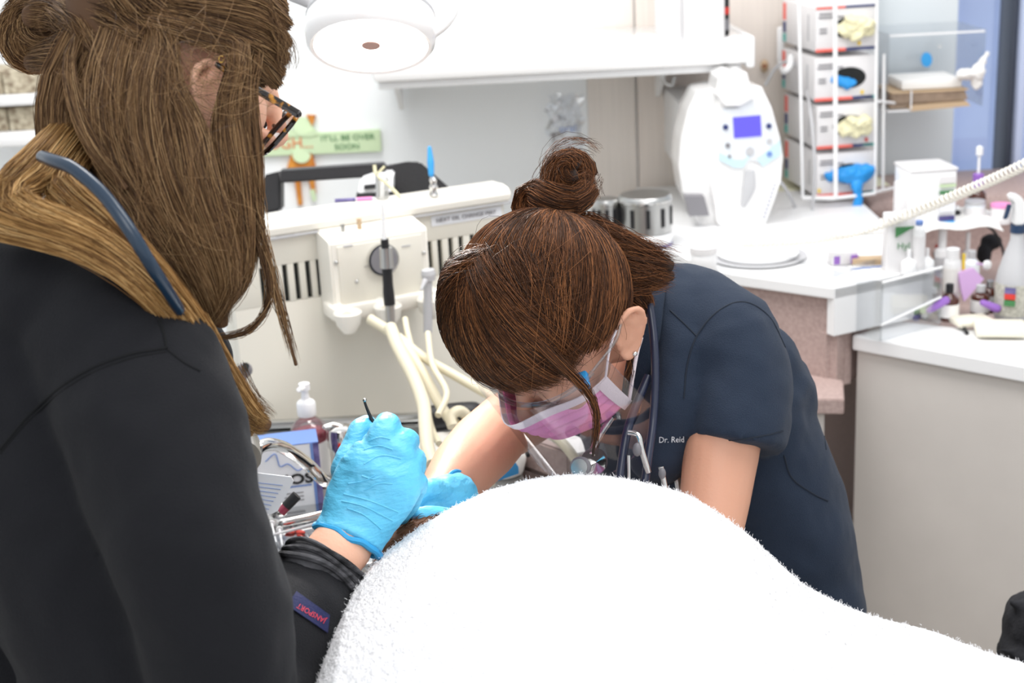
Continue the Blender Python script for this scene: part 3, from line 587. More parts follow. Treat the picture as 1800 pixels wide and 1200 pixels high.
# lower body joins counter ---------------------------------------- things on the cart top
def onT(px, py, Z=None): return onZ(px, py, ztop + .012)
tr = thing('rack_frame', onT(600, 370), 'black plastic carrying frame with a long handle on the dental unit', 'frame')
zt2 = ztop + .012
for pl_, nm in (([(668, 292), (715, 284), (738, 284), (796, 335), (793, 346), (690, 352), (672, 330)], 'end_plate'), ([(462, 308), (494, 300), (494, 370), (462, 376)], 'end_plate')):
    MB().extr([P(x, y, 2.62) for x, y in pl_], P(660, 300, 2.72) - P(660, 300, 2.62), bev=.004).build(nm, M['dark'], tr)
MB().extr([P(x, y, 2.60) for x, y in [(490, 301), (676, 288), (678, 310), (492, 322)]], V((0, .03, 0)), bev=.003).build('handle_bar', M['dark'], tr)
o = thing('sterilizer_case', P(655, 345, 2.6), 'small white case with a black base behind the handpiece tip', 'case')
MB().extr([P(x, y, 2.56) for x, y in [(632, 318), (655, 310), (690, 310), (690, 344), (628, 346)]], V((0, .07, 0)), bev=.003).build('body', M['white'], o)
MB().extr([P(x, y, 2.552) for x, y in [(626, 341), (692, 338), (692, 348), (626, 352)]], V((0, .08, 0)), bev=.001).build('base', M['black'], o)
MB().extr([P(x, y, 2.553) for x, y in [(640, 326), (660, 324), (660, 331), (640, 333)]], V((0, .006, 0))).build('slot', M['black'], o)
o = thing('wire_spring', P(672, 348, 2.5), 'coiled metal spring stand on the unit behind the handpiece', 'spring')
for k in range(9): MB().tube([P(672 + 10.5 * math.cos(t), 346 - k * 4 - 3 * math.sin(t), 2.5 + .011 * math.sin(t)) for t in [i * math.pi / 6 for i in range(13)]], .0012, n=6, k=26).build('coil', M['steel'], o)
o = thing('rubber_band_hook', P(665, 350, 2.46), 'ivory wire hook tool leaning on the dental unit', 'hook')
MB().tube([P(658, 290, 2.46), P(662, 308, 2.46), P(680, 322, 2.46), P(705, 348, 2.46)], .003).build('wire', M['latex'], o); MB().tube([P(662, 308, 2.46), P(676, 292, 2.46)], .002).build('wire', M['latex'], o); MB().tube([P(662, 304, 2.46), P(664, 346, 2.46)], .003).build('wire', M['steel'], o)
o = thing('small_brush', P(762, 345, 2.5), 'bright blue capped brush standing in a metal holder', 'brush')
MB().tube([P(755, 260, 2.5), P(757, 285, 2.5), P(758, 306, 2.5)], [.0035, .0062, .005], cap='round').build('blue_cap', M['bluep'], o)
MB().lathe([(.006, .0), (.009, .004), (.006, .012), (.008, .018), (.0055, .024), (.007, .03), (.004, .036)], P(763, 346, 2.5)).build('metal_holder', M['chrome'], o)
for (a, b2, m_, l) in (((590, 366), (626, 361), 'boxnavy', 'dark blue pen lying on the dental unit'), ((628, 358), (655, 355), 'pink', 'pink pen lying on the dental unit')):
    A, B2 = P(*a, 2.42), P(*b2, 2.42); A.z = B2.z = zt2 + .006; o = thing('pen', A, l, 'pen'); MB().tube([A, B2], .0035, n=8, smooth=False).build('barrel', M[m_], o); MB().tube([B2, B2 + (B2 - A) * .2], .0025, n=8, smooth=False).build('cap', M['white'], o)

# ================================================================ surgical lamp
LD = 1.95
lc = P(652, 82, LD)
ln = (CF * -.25 + CU * -.96 + CR * .03).normalized()          # direction the lamp faces
lr = (CR - ln * CR.dot(ln)); lr = (lr + (CU - ln * CU.dot(ln)) * .0).normalized(); lu = ln.cross(lr)
LR = Matrix((lr, lu, ln)).transposed()
lam = thing('surgical_lamp', lc - ln * .1, 'round white examination lamp glowing above the table', 'lamp')
q = MB(); q.lathe([(.001, -.16), (.055, -.155), (.070, -.14), (.0785, -.05), (.088, -.045), (.091, -.02), (.088, -.004), (.083, .002), (.078, .0), (.0779, -.01)], lc, LR, 48); q.build('housing', M['gloss'], lam)
q = MB(); q.lathe([(.0885, -.047), (.0895, -.044), (.0885, -.041)], lc, LR, 48); q.build('seam_ring', M['lgrey'], lam)
q = MB(); q.lathe([(.0001, -.004), (.078, -.004), (.078, -.008), (.0001, -.008)], lc, LR, 48); q.build('diffuser', M['lampglow'], lam)
q = MB(); q.lathe([(.0001, -.001), (.013, -.001), (.013, -.006), (.0001, -.006)], lc, LR, 24); q.build('sensor', M['pinkgrey'], lam)
MB().tube([P(760, 62, LD), P(785, 42, LD), P(800, 15, LD), P(800, -30, LD), P(790, -80, LD + .02)], .0058, n=12).build('side_handle', M['gloss'], lam)
MB().tube([P(515, -12, LD), P(545, 0, LD)], [.012, .012], cap='round').build('pivot', M['lgrey'], lam)
MB().tube([lc - ln * .15, P(640, -120, LD + .02), P(640, -600, LD + .05)], .02, n=14).build('arm', M['gloss'], lam)
for k in range(1): MB().box(P(740, 30, LD - .01), (.003, .003, .01), LR).build('clip', M['lgrey'], lam)
sp = bpy.data.lights.new('lamp_light', 'SPOT'); sp.energy = 27; sp.spot_size = math.radians(62); sp.spot_blend = .7; sp.shadow_soft_size = .07; sp.color = (1, .96, .93)
so = bpy.data.objects.new('lamp_light', sp); col.objects.link(so); so.location = lc + ln * .012; tgt = P(860, 900, 1.42); so.rotation_euler = (tgt - so.location).to_track_quat('-Z', 'Y').to_euler()

# ================================================================ right side counters
ZA = 1.0
A_ = onZ(1265, 478, ZA); B_ = onZ(1467, 506, ZA); C_ = onZ(1642, 470, ZA); D_ = onZ(1500, 437, ZA); E_ = onZ(1215, 437, ZA)
def ext(a, b2, t): return a + (b2 - a) * t
ca = thing('corner_counter', ((A_ + B_) / 2).xy.to_3d(), 'speckled mauve corner counter with a thick white top', 'counter')
poly = [A_.xy, B_.xy, C_.xy, (C_.x + .02, WY - .04), (E_.x - .05, WY - .04), (E_.x - .05, E_.y)]
MB().prism(poly, ZA - .022, ZA, .002).build('white_top', M['worktop'], ca)
fa = ext(A_, B_, -.1); inn = V((.0, .02, 0))
def body(p0, p1, z0, z1, th=.02, back=.02):
    d = (p1 - p0); d.z = 0; n = V((-d.y, d.x, 0)).normalized()
    return [((p0 + n * back).xy), ((p1 + n * back).xy), ((p1 + n * (back + th)).xy), ((p0 + n * (back + th)).xy)], z0, z1
zlow = onZ(1467, 506, ZA); zend = P(1467, 600, zlow.length and (zlow - CAM).dot(CF)).z
zm_ = P(1460, 690, (B_ - CAM).dot(CF)).z
nb = V((-(B_ - A_).y, (B_ - A_).x, 0)).normalized()
MB().prism([(A_ + nb * .015 - (B_ - A_) * .3).xy, (B_ + nb * .015).xy, (B_ + nb * .16).xy, (A_ + nb * .16 - (B_ - A_) * .3).xy], zm_ - .02, ZA - .022).build('mauve_side', M['mauve'], ca)
nc = V((-(C_ - B_).y, (C_ - B_).x, 0)).normalized()
MB().prism([B_.xy, C_.xy, (C_ + nc * .02).xy, (B_ + nc * .02).xy], zend, ZA - .001, .001).build('white_apron', M['worktop'], ca)
MB().prism([(B_ + nc * .02).xy, (B_ + (C_ - B_) * .25 + nc * .02).xy, (B_ + (C_ - B_) * .25 + nc * .2).xy, (B_ + nc * .2).xy], zm_ - .02, zend).build('mauve_corner', M['mauve'], ca)
dB = (B_ - CAM).dot(CF)
l0, l1, l2, l3 = [onZ(*p, P(1440, 690, dB).z) for p in [(1300, 700), (1484, 702), (1482, 668), (1330, 640)]]
MB().prism([p.xy for p in (l0, l1, l2, l3)], l0.z - .028, l0.z, .002).build('mauve_ledge', M['mauve'], ca)
MB().prism([(l0 + V((.0, .02, 0))).xy, (l1 + V((-.03, .02, 0))).xy, (l1 + V((-.03, .25, 0))).xy, (l3 + V((0, .3, 0))).xy], 0, l0.z - .028).build('lower_cabinet', M['laminate'], ca)
# near cabinet, right foreground
ZN = .90
n0 = onZ(1498, 589, ZN); n1 = onZ(1860, 655, ZN); n2 = onZ(1575, 564, ZN); n3 = onZ(1900, 598, ZN)
cn = thing('side_cabinet', n0.xy.to_3d(), 'beige side cabinet with a white worktop in the right foreground', 'cabinet')
MB().prism([n0.xy, n1.xy, n3.xy, n2.xy], ZN - .028, ZN, .002).build('worktop', M['worktop'], cn)
dn = (n1 - n0); dn.z = 0; dn.normalize(); nn_ = V((-dn.y, dn.x, 0))
MB().prism([(n0 + nn_ * .012 + dn * .004).xy, (n1 + nn_ * .012).xy, (n3 - nn_ * .01).xy, (n2 + dn * .02).xy], .09, ZN - .031, .001).build('body', M['laminate'], cn)
MB().prism([(n0 + nn_ * .04 + dn * .02).xy, (n1 + nn_ * .04).xy, (n3 - nn_ * .02).xy, (n2 + dn * .03).xy], 0, .09).build('plinth', M['mauve'], cn)
# back counter (mauve) on the right and ledge along the wall
zc = .86
q0 = onZ(1590, 560, zc); q1 = onZ(1830, 575, zc)
MBk = MB(); bb(MBk, n2.x + .02, 3.0, n2.y + .04, WY - .03, 0, zc, .004)
tag(MBk.build('back_counter', M['mauve']), 'low mauve counter crowded with bottles at the right', 'counter')
zl = onY(1400, 402, 3.3).z
lg = thing('wall_ledge', onY(1400, 420, 3.3), 'cream ledge along the wall below the glove boxes', 'ledge')
bb(MB(), onY(1215, 400, 3.3).x, onY(1560, 400, 3.3).x, 3.28, WY - .02, ZA + .001, zl, .003).build('board', mat('pale_yellow_laminate', (226, 224, 196), .4), lg)
u_ = thing('upper_counter', onZ(1700, 420, .98), 'raised mauve shelf with rounded edge below the window', 'shelf')
ux0 = C_.x + .03
bb(MB(), ux0, 2.6, WY - .32, WY - .02, .95, 1.0, .02).build('board', M['mauve'], u_); bb(MB(), ux0, 2.6, WY - .28, WY - .03, zc, .95).build('riser', M['mauve'], u_)
# ================================================================ wash counter, faucet and bottles (middle)
ZT = .86
def T(px, py, z=ZT): return onZ(px, py, z)
wc = thing('wash_counter', (-.3, 1.95, 0), 'stainless steel wash counter behind the assistant', 'counter')
bb(MB(), -1.0, .115, 1.72, 2.26, ZT - .03, ZT, .004).build('steel_top', M['traysteel'], wc)
bb(MB(), -.98, .08, 1.75, 2.25, 0, ZT - .03).build('base', M['laminate'], wc)
bb(MB(), -1.0, .10, 2.245, 2.26, ZT, ZT + .012, .002).build('back_lip', M['steel'], wc)
# mauve block and papers behind the arm
p0 = T(905, 800); q = MB(); q.prism([T(905, 815).xy, T(1000, 850).xy, (T(1000, 850) + V((.2, .12, 0))).xy, (T(930, 770) + V((.05, .1, 0))).xy], ZT, ZT + .05, .003)
tag(q.build('mauve_block', M['mauve']), 'speckled mauve raised shelf end behind the clear face shield', 'shelf')
q = MB(); q.extr([P(985, 720, 2.14), P(1010, 712, 2.14), (P(1070, 790, 2.06)), P(1010, 800, 2.06), P(960, 770, 2.1)], (0, .0, .003)); tag(q.build('paper_sheet', M['paper']), 'white paper sheet seen through the face shield', 'paper')
tag(MB().tube([P(905, 765, 2.14), P(918, 775, 2.1), P(928, 800, 2.04), P(926, 790, 2.06)], .003).build('cable', M['black']), 'thin black cable hanging over the mauve shelf end', 'cable')
q = MB(); q.tube([T(760, 735, ZT + .03), T(800, 730, ZT + .03), T(830, 728, ZT + .03)], [.022, .022, .022], cap='round'); 
tag(q.build('black_bottle', M['dark']), 'black bottle lying behind the gloved hand', 'bottle')
q = MB(); q.sphere(T(820, 800, ZT + .03), (.07, .045, .035)); q.sphere(T(770, 800, ZT + .03), (.05, .04, .03)); q.sphere(T(870, 810, ZT + .02), (.05, .04, .03))
tag(q.voxel('crumpled_towel', M['paper'], None, .005, 2, .02, .05), 'crumpled white cloth behind the gloved hands', 'cloth')
q = MB(); q.extr([P(868, 832, 1.93), P(905, 822, 1.93), P(912, 832, 1.93), P(872, 846, 1.93)], (0, 0, .01)); tag(q.build('blue_strip', M['bluep']), 'blue plastic strip beside the bent cream tube', 'strip')
# soap pump bottle
c = T(551, 842); so_ = thing('soap_bottle', c, 'pump bottle with dark red liquid and white pump behind the faucet', 'bottle'); s_ = .0008
dS = (c - CAM).dot(CF); u = dS / F
hB = lambda y: (842 - y) * u * 1.02
MB().lathe([(.024, .002), (.0265, .006), (.0265, hB(760)), (.0255, hB(752))], c).build('liquid', M['redliquid'], so_)
MB().lathe([(.026, .0), (.0285, .004), (.0285, hB(756)), (.026, hB(742)), (.018, hB(733)), (.0125, hB(728)), (.0125, hB(722))], c).build('bottle', glass('clear_bottle', (250, 240, 242), .1), so_)
MB().lathe([(.0288, hB(832)), (.0288, hB(768))], c).build('label', M['paper'], so_)
MB().lathe([(.0135, hB(724)), (.0145, hB(722)), (.0145, hB(702)), (.012, hB(698)), (.0065, hB(694)), (.005, hB(680)), (.0085, hB(678)), (.0085, hB(667)), (.004, hB(665))], c, n=20).build('pump', M['white'], so_)
MB().tube([c + V((0, 0, hB(672))), c + V((-.004, -.018, hB(671))), c + V((-.005, -.024, hB(668)))], [.0055, .004, .0035], n=8).build('spout', M['white'], so_)
# single lever chrome column
c = T(607, 852); dS = (c - CAM).dot(CF); u = dS / F; hB = lambda y: (852 - y) * u * 1.03
fa_ = thing('faucet', c, 'chrome faucet column with red and blue dot and long curved spout', 'faucet')
MB().lathe([(.026, 0), (.026, .006), (.017, .010), (.0165, hB(792)), (.018, hB(786)), (.0205, hB(780)), (.0205, hB(756)), (.019, hB(748)), (.010, hB(744))], c, n=28).build('column', M['chrome'], fa_)
MB().tube([c + V((0, 0, hB(748))), c + V((-.01, .0, hB(744))), c + V((-.022, -.005, hB(743)))], [.008, .007, .004], cap='round').build('lever', M['chrome'], fa_)
p = c + V((.003, -.0205, hB(772)))
for dx, mm in ((-.0028, 'redp'), (.0028, 'boxnavy')): MB().sphere(p + V((dx, 0, 0)), (.0035, .0012, .005)).build('dot', M[mm], fa_)
sp_ = [(c - CAM).dot(CF)]
q = MB(); q.tube([c + V((-.005, -.01, .03)), P(575, 846, 1.92), P(540, 815, 1.88), P(505, 790, 1.84), P(478, 781, 1.80), P(460, 784, 1.78), P(446, 795, 1.77)], .0086, n=14, k=60); q.build('spout', M['chrome'], fa_)
MB().tube([P(449, 782, 1.77), P(446, 815, 1.77)], [.0098, .0085], n=18, smooth=False).build('spout_collar', M['chrome'], fa_)
MB().tube([P(447, 788, 1.77), P(430, 800, 1.74)], [.009, .013], n=18, smooth=False).build('coupling', M['chrome'], fa_)
MB().tube([P(432, 778, 1.74), P(428, 778, 1.73), P(424, 804, 1.70)], [.014, .02, .024], n=24, smooth=False).build('nozzle', M['steel'], fa_)
# product box with lettering
b0, b1 = T(440, 903), T(560, 888); bx = thing('product_box', b0.lerp(b1, .5), 'white and blue carton lettered SANOS standing on the steel tray', 'box')
dv = V((b1.x - b0.x, b1.y - b0.y, 0)); dn_ = V((-dv.y, dv.x, 0)).normalized(); dw = dv.normalized(); hz = (P(500, 785, (b0 - CAM).dot(CF)) - P(500, 898, (b0 - CAM).dot(CF))).length * 1.05
def BX(u, v, o=0): return b0 + dv * u + V((0, 0, hz * v)) - dn_ * o
MB().extr([BX(0, 0.01), BX(1.08, 0.01), BX(1.08, 1), BX(0, 1)], dn_ * .055, bev=.001).build('carton', M['cardw'], bx)
MB().extr([BX(1.0, 0.01, .0006), BX(1.085, 0.01, .0006), BX(1.085, 1, .0006), BX(1.0, 1, .0006)], dn_ * .055).build('blue_edge', M['boxnavy'], bx)
MB().extr([BX(.96, 0.01, .0009), BX(1.0, 0.01, .0009), BX(1.0, 1, .0009), BX(.96, 1, .0009)], dn_ * .001).build('edge_stripe', M['boxblue'], bx)
MB().extr([BX(0, 1, -.0), BX(1.085, 1), BX(1.085, 1.012), BX(0, 1.012)], dn_ * .055).build('top_flap', M['boxblue'], bx)
RB = basis(dw, (0, 0, 1))
text('SANOS', BX(.53, .46, .0012), .0215, RB, M['black'], bx, sx=1.25, bold=.0006)
MB().extr([BX(.4, .34, .001), BX(.93, .34, .001), BX(.93, .36, .001), BX(.4, .36, .001)], dn_ * .001).build('rule', M['boxblue'], bx)
for v in (.24, .18, .12): MB().extr([BX(.5, v, .001), BX(.8, v, .001), BX(.8, v + .012, .001), BX(.5, v + .012, .001)], dn_ * .001).build('print_line', M['greyp'], bx)
MB().tube([BX(.3, .8, .001), BX(.45, .9, .001), BX(.5, .7, .001), BX(.62, .72, .001), BX(.75, .6, .001), BX(.85, .66, .001)], .0008, n=6).build('blue_curve', M['boxblue'], bx)
q = MB(); q.extr([P(442, 830, 1.72), P(512, 838, 1.72), P(516, 846, 1.72), P(488, 898, 1.72), P(478, 903, 1.72), P(440, 903, 1.72)], (0, .0015, 0)); pc = tag(q.build('paper_card', M['cardw']), 'small white instruction card leaning against the SANOS carton', 'card')
for k in range(7): MB().tube([P(452, 848 + 7 * k, 1.7198), P(497 - 4 * k, 853 + 7 * k, 1.7198)], .0004, n=4, smooth=False).build('print_line', M['boxblue'], pc)
o = thing('small_dark_vial', T(520, 880, ZT + .006), 'small black capped vial lying beside the card', 'vial')
A, B2 = P(503, 890, 1.75), P(522, 870, 1.75); MB().tube([A, B2], .0065, n=12, smooth=False, cap='flat').build('cap', M['black'], o); MB().tube([A, A + (A - B2) * .5], .006, n=12, smooth=False).build('glass', M['redliquid'], o)
# open-ended steel bar tray
o = thing('instrument_tray', T(520, 915), 'small oblong steel instrument tray in front of the SANOS carton', 'tray')
q = MB(); q.tube([T(574, 903, ZT + .008), T(520, 915, ZT + .008), T(490, 920, ZT + .008), T(476, 912, ZT + .008), T(480, 896, ZT + .008), T(500, 888, ZT + .008)], .0062, side=(0, 0, 1), r2=.004, n=10, k=44); q.build('rim', M['chrome'], o)
MB().prism([T(*p).xy for p in [(574, 903), (520, 914), (482, 916), (484, 894), (572, 878)]], ZT + .001, ZT + .003).build('base', M['traysteel'], o)
for i, (px, py, s) in enumerate([(508, 934, .005), (517, 931, .0045), (528, 935, .0045), (526, 941, .003)]):
    q = MB(); q.sphere(T(px, py, ZT + .003), (s * 1.4, s, s * .6)); q.sphere(T(px + 4, py + 1, ZT + .003), (s, s * .7, s * .5)); tag(q.voxel('red_scrap', M['red'], None, .0012, 1), ('leftmost', 'second from the left', 'rightmost', 'lowest')[i].join(('', ' small red scrap on the steel counter')), 'scrap', 'red scraps on the steel counter')
o = thing('white_cup', T(462, 932), 'low white plastic cup at the end of the steel tray', 'cup'); c = T(455, 932)
MB().lathe([(.013, 0), (.0165, .026), (.0155, .026), (.012, .003), (.0001, .003)], c).build('shell', M['white'], o)
# clear tray with syringes: stands on the exam table edge
o = thing('syringe_tray', T(500, 985), 'clear ribbed plastic tray holding syringes by the sleeve', 'tray')
TT = [T(*p) for p in [(440, 968), (560, 935), (585, 975), (470, 1030)]]
q = MB(); q.prism([p.xy for p in TT], ZT + .002, ZT + .004); q.build('base', M['acrylic'], o)
for a, b2 in ((0, 1), (1, 2), (2, 3), (3, 0)): MB().tube([TT[a] + V((0, 0, .014)), TT[b2] + V((0, 0, .014))], .0022, n=8, smooth=False).build('rim', M['lgrey'], o); MB().extr([TT[a] + V((0, 0, .003)), TT[b2] + V((0, 0, .003)), TT[b2] + V((0, 0, .014)), TT[a] + V((0, 0, .014))], (0, .001, 0)).build('side', M['acrylic'], o)
for k in range(11): p = TT[0].lerp(TT[1], .06 + .085 * k); MB().tube([p + V((0, -.002, .003)), p + V((.006, -.02, .003))], .0012, n=6, smooth=False).build('rib', M['lgrey'], o)
for k, (a, b2) in enumerate((((474, 962), (486, 1000)), ((484, 955), (494, 996)), ((496, 962), (502, 996)))):
    s1 = thing('syringe', T(*b2), 'thin clear syringe lying in the ribbed tray, %s of three' % ('leftmost', 'middle', 'rightmost')[k], 'syringe')
    A, B2 = T(*a) + V((0, 0, .012)), T(*b2) + V((0, 0, .010)); MB().tube([A, B2], .0042, n=10, smooth=False).build('barrel', M['acrylic'], s1); MB().tube([A.lerp(B2, .3), A - (B2 - A) * .5], .0016, n=8, smooth=False).build('plunger', M['white'], s1); MB().tube([A - (B2 - A) * .5, A - (B2 - A) * .53], .005, n=10, smooth=False).build('thumb_rest', M['white'], s1)
q = MB(); q.prism([T(*p).xy for p in [(472, 988), (492, 982), (498, 1010), (480, 1020)]], ZT + .005, ZT + .009); tag(q.build('blue_pad', M['bluep']), 'bright blue pad in the corner of the syringe tray', 'pad')

# ================================================================ bottles and clutter on the right
def base(px, py, z): return onZ(px, py, z)
def bottle(px, y1, y0, wpx, z, name, label, prof, mats, cat='bottle', n=20):
    """prof: list of (part, [(r fraction, height fraction)...], material)"""
    c = base(px, y1, z); u = (c - CAM).dot(CF) / F; h = (y1 - y0) * u * 1.03; r = wpx / 2 * u
    o = thing(name, c, label, cat)
    for nm, pr_, mm in prof: MB().lathe([(a * r, b_ * h) for a, b_ in pr_], c, n=n).build(nm, M[mm], o)
    return o, c, r, h, u
zc2 = 1.0
# white wipe dispenser
c = base(1636, 404, zc2); u = (c - CAM).dot(CF) / F
o = thing('wipes_box', c, 'tall white wipes dispenser with green and blue label strip', 'dispenser')
MB().box(c + V((0, .05, 54 * u)), (84 * u, .1, 106 * u), RZ(4), bev=.008).build('body', M['white'], o)
MB().box(c + V((0, .05, 106 * u)), (86 * u, .105, 6 * u), RZ(4), bev=.004).build('lid', M['carton'], o)
for v, hh, mm in ((78, 5, 'green'), (66, 6, 'dgreen'), (20, 8, 'boxnavy'), (11, 8, 'bluep'), (88, 12, 'carton'), (45, 26, 'cardw')): MB().box(c + V((27 * u, .0 - .001, v * u)), (28 * u, .004, hh * u), RZ(4)).build('label_band', M[mm], o)
c = base(1590, 405, zc2); MBo = MB().box(c + V((-.004, .02, 42 * u)), (20 * u, .03, 84 * u), bev=.003); tag(MBo.build('white_pack', M['carton']), 'narrow white pack left of the wipes dispenser', 'pack')
z8 = .905
o = thing('tissue_carton', base(1583, 480, ZA), 'white carton with a green triangle logo, left of the bottles', 'carton'); c = base(1583, 480, ZA); u = (c - CAM).dot(CF) / F
MB().box(c + V((0, .025, 49 * u)), (46 * u, .05, 104 * u), RZ(-4), bev=.003).build('body', M['carton'], o)
MB().extr([c + V((a * u, -.006, b2 * u)) for a, b2 in ((-12, 84), (20, 84), (-12, 66))], (0, .004, 0)).build('green_logo', M['dgreen'], o)
text('Hyl', c + V((2 * u, -.006, 50 * u)), .017, basis((1, -.07, 0), (0, 0, 1)), M['dgreen'], o)
PL = [('body', [(.9, 0), (1, .02), (1, .62), (.9, .72), (.35, .78), (.35, .8)], None)]
def simple(px, y1, y0, w_, z, label, body, capm, lab=None, capf=(.45, .8, 1.0), name='bottle', shoulder=.62):
    pr = [('body', [(.92, 0), (1, .02), (1, shoulder), (.9, shoulder + .06), (capf[0] * .8, capf[1] - .02), (capf[0] * .8, capf[1])], body), ('cap', [(capf[0], capf[1] - .01), (capf[0], capf[2] - .01), (capf[0] * .8, capf[2])], capm)]
    if lab: pr.append(('label', [(1.03, .12), (1.03, shoulder - .08)], lab))
    return bottle(px, y1, y0, w_, z, name, label, pr, None)
simple(1613, 480, 388, 22, ZA, 'white bottle with a bright blue cap beside the green-logo carton', 'white', 'boxblue', 'carton', (.6, .93, 1.0), 'cleaner_bottle', .8)
simple(1597, 482, 438, 26, ZA, 'small white nozzle bottle in front of the green-logo carton', 'white', 'white', None, (.28, .7, 1.0), 'nozzle_bottle', .45)
simple(1629, 478, 436, 24, ZA, 'small white nozzle bottle right of its twin, with red cap dot', 'white', 'carton', None, (.28, .7, 1.0), 'nozzle_bottle', .45)
simple(1654, 486, 400, 26, z8, 'white bottle with a blue ring and narrow top', 'white', 'white', 'lgrey', (.55, .62, 1.0), 'lotion_bottle', .5)
simple(1672, 520, 436, 30, z8, 'white pill bottle with a yellow-edged label', 'white', 'white', 'paper', (.75, .78, 1.0), 'pill_bottle', .7)
c = base(1687, 515, z8); MB().box(c + V((-.002, -.02, .05)), (.005, .004, .07)).build('yellow_edge', M['yellow'], bpy.data.objects['pill_bottle'])
simple(1699, 478, 408, 22, z8, 'small clear dropper bottle with a red mark', 'carton', 'white', None, (.35, .62, 1.0), 'dropper_bottle', .4)
simple(1706, 500, 440, 28, z8, 'small clear square bottle behind the lilac film', 'facegrey', 'lgrey', None, (.5, .8, 1.0), 'clear_bottle', .6)
simple(1667, 562, 498, 34, z8, 'brown glass bottle with a white and yellow label', 'amber', 'black', 'paper', (.4, .78, 1.0), 'brown_bottle', .55)
simple(1640, 548, 505, 18, z8, 'narrow brown glass vial beside the labelled brown bottle', 'amber', 'white', None, (.6, .8, 1.0), 'brown_vial', .6)
simple(1722, 552, 500, 32, z8, 'squat brown glass bottle with a pale label', 'amber', 'lgrey', 'carton', (.5, .78, 1.0), 'brown_bottle', .6)
simple(1738, 548, 492, 26, z8, 'taller brown glass bottle with a silver cap next to the spray bottle', 'amber', 'steel', 'lgrey', (.5, .8, 1.0), 'brown_bottle', .62)
simple(1646, 470, 430, 14, z8, 'little brown bottle with an orange label', 'amber', 'redp', 'orange', (.5, .8, 1.0), 'tiny_bottle', .6)
simple(1712, 392, 352, 34, zc2, 'clear lidded jar on the raised shelf under the window', 'facegrey', 'lgrey', 'carton', (1.02, .85, 1.0), 'lidded_jar', .8)
simple(1758, 392, 358, 34, zc2, 'white tub beside the clear jar on the raised shelf', 'carton', 'pink', None, (1.04, .85, 1.0), 'white_tub', .8)
simple(1682, 392, 362, 12, zc2, 'small black and white bottle behind the paper sheet', 'black', 'white', None, (.6, .8, 1.0), 'tiny_bottle', .6)
o, c, r, h, u = simple(1716, 384, 258, 30, zc2, 'dark pump bottle with a purple collar by the window', 'amber', 'purple', 'lgrey', (.62, .42, .62), 'pump_bottle', .3)
MB().lathe([(r * .16, h * .62), (r * .16, h * .86), (r * .4, h * .87), (r * .4, h * .97), (.0001, h)], c, n=14).build('pump', M['white'], o)
# big spray bottle
c = base(1780, 560, z8); u = (c - CAM).dot(CF) / F; o = thing('spray_bottle', c, 'tall cloudy spray bottle with a white trigger and navy collar', 'bottle')
MB().lathe([(30 * u, 0), (32 * u, .004), (32 * u, 70 * u), (29 * u, 88 * u), (20 * u, 118 * u), (12 * u, 142 * u), (11 * u, 158 * u)], c, n=28).build('body', M['lgrey'], o)
MB().lathe([(32.6 * u, 12 * u), (32.6 * u, 68 * u)], c, n=28).build('label', M['labelpaper'], o)
for v, mm in ((60, 'boxnavy'), (50, 'redp'), (38, 'dgreen')): MB().box(c + V((-18 * u, -30 * u, v * u)), (18 * u, 5 * u, 10 * u), RZ(-30)).build('label_patch', M[mm], o)
MB().lathe([(13 * u, 156 * u), (13 * u, 170 * u)], c).build('collar', M['darkcap'], o)
MB().extr([c + V((a * u, -.012, b2 * u)) for a, b2 in ((-10, 170), (8, 170), (10, 205), (-2, 222), (-18, 226), (-20, 216), (-8, 210), (-10, 195))], (0, .024, 0), bev=.003).build('trigger_head', M['white'], o)
MB().extr([c + V((a * u, -.005, b2 * u)) for a, b2 in ((-14, 205), (-20, 206), (-26, 180), (-20, 182))], (0, .01, 0), bev=.001).build('trigger', M['darkcap'], o)
# acrylic organiser box on corner counter
ao = thing('acrylic_organizer', onZ(1620, 560, z8), 'clear acrylic organiser box on the counter in front of the bottles', 'organiser')
A, B2 = onZ(1548, 600, z8), onZ(1652, 570, z8); hh = (P(1648, 462, (B2 - CAM).dot(CF)) - P(1648, 566, (B2 - CAM).dot(CF))).length
e = V((B2.x - A.x, B2.y - A.y, 0)); f = V((-e.y, e.x, 0)).normalized() * .12
for p, q_ in ((A, A + e), (A + e, A + e + f), (A, A + f), (A + f, A + f + e)): MB().extr([p, q_, q_ + V((0, 0, hh)), p + V((0, 0, hh))], f.normalized() * .003 if (q_ - p).dot(e) > .01 else e.normalized() * .003).build('pane', M['acrylic'], ao)
MB().tube([A + V((0, 0, hh)), A + e + V((0, 0, hh))], .0025, n=6, smooth=False).build('rim', M['white'], ao)
MB().tube([A + V((0, 0, hh * .28)), A + e + V((0, 0, hh * .48))], .0022, n=6, smooth=False).build('divider_edge', M['white'], ao)
for k, (px, py, mm, l) in enumerate(((1609, 548, 'dgreen', 'green tube end'), (1622, 545, 'green', 'pale green tube end'), (1610, 558, 'boxnavy', 'navy tube end'), (1626, 556, 'lgrey', 'grey tube end'))):
    p = P(px, py, (B2 - CAM).dot(CF) + .03); tag(MB().tube([p, p + V((.02, .03, .004))], .0075, n=10, smooth=False, cap='round').build('ointment_tube', M[mm]), l + ' lying in the clear organiser', 'tube')
q = MB(); q.extr([P(1690, 510, 2.75), P(1685, 480, 2.75), P(1712, 472, 2.75), P(1730, 490, 2.75), P(1695, 530, 2.75)], (.0, .01, .0)); tag(q.build('film_packet', M['lilac']), 'folded lilac plastic packet leaning among the bottles', 'packet')
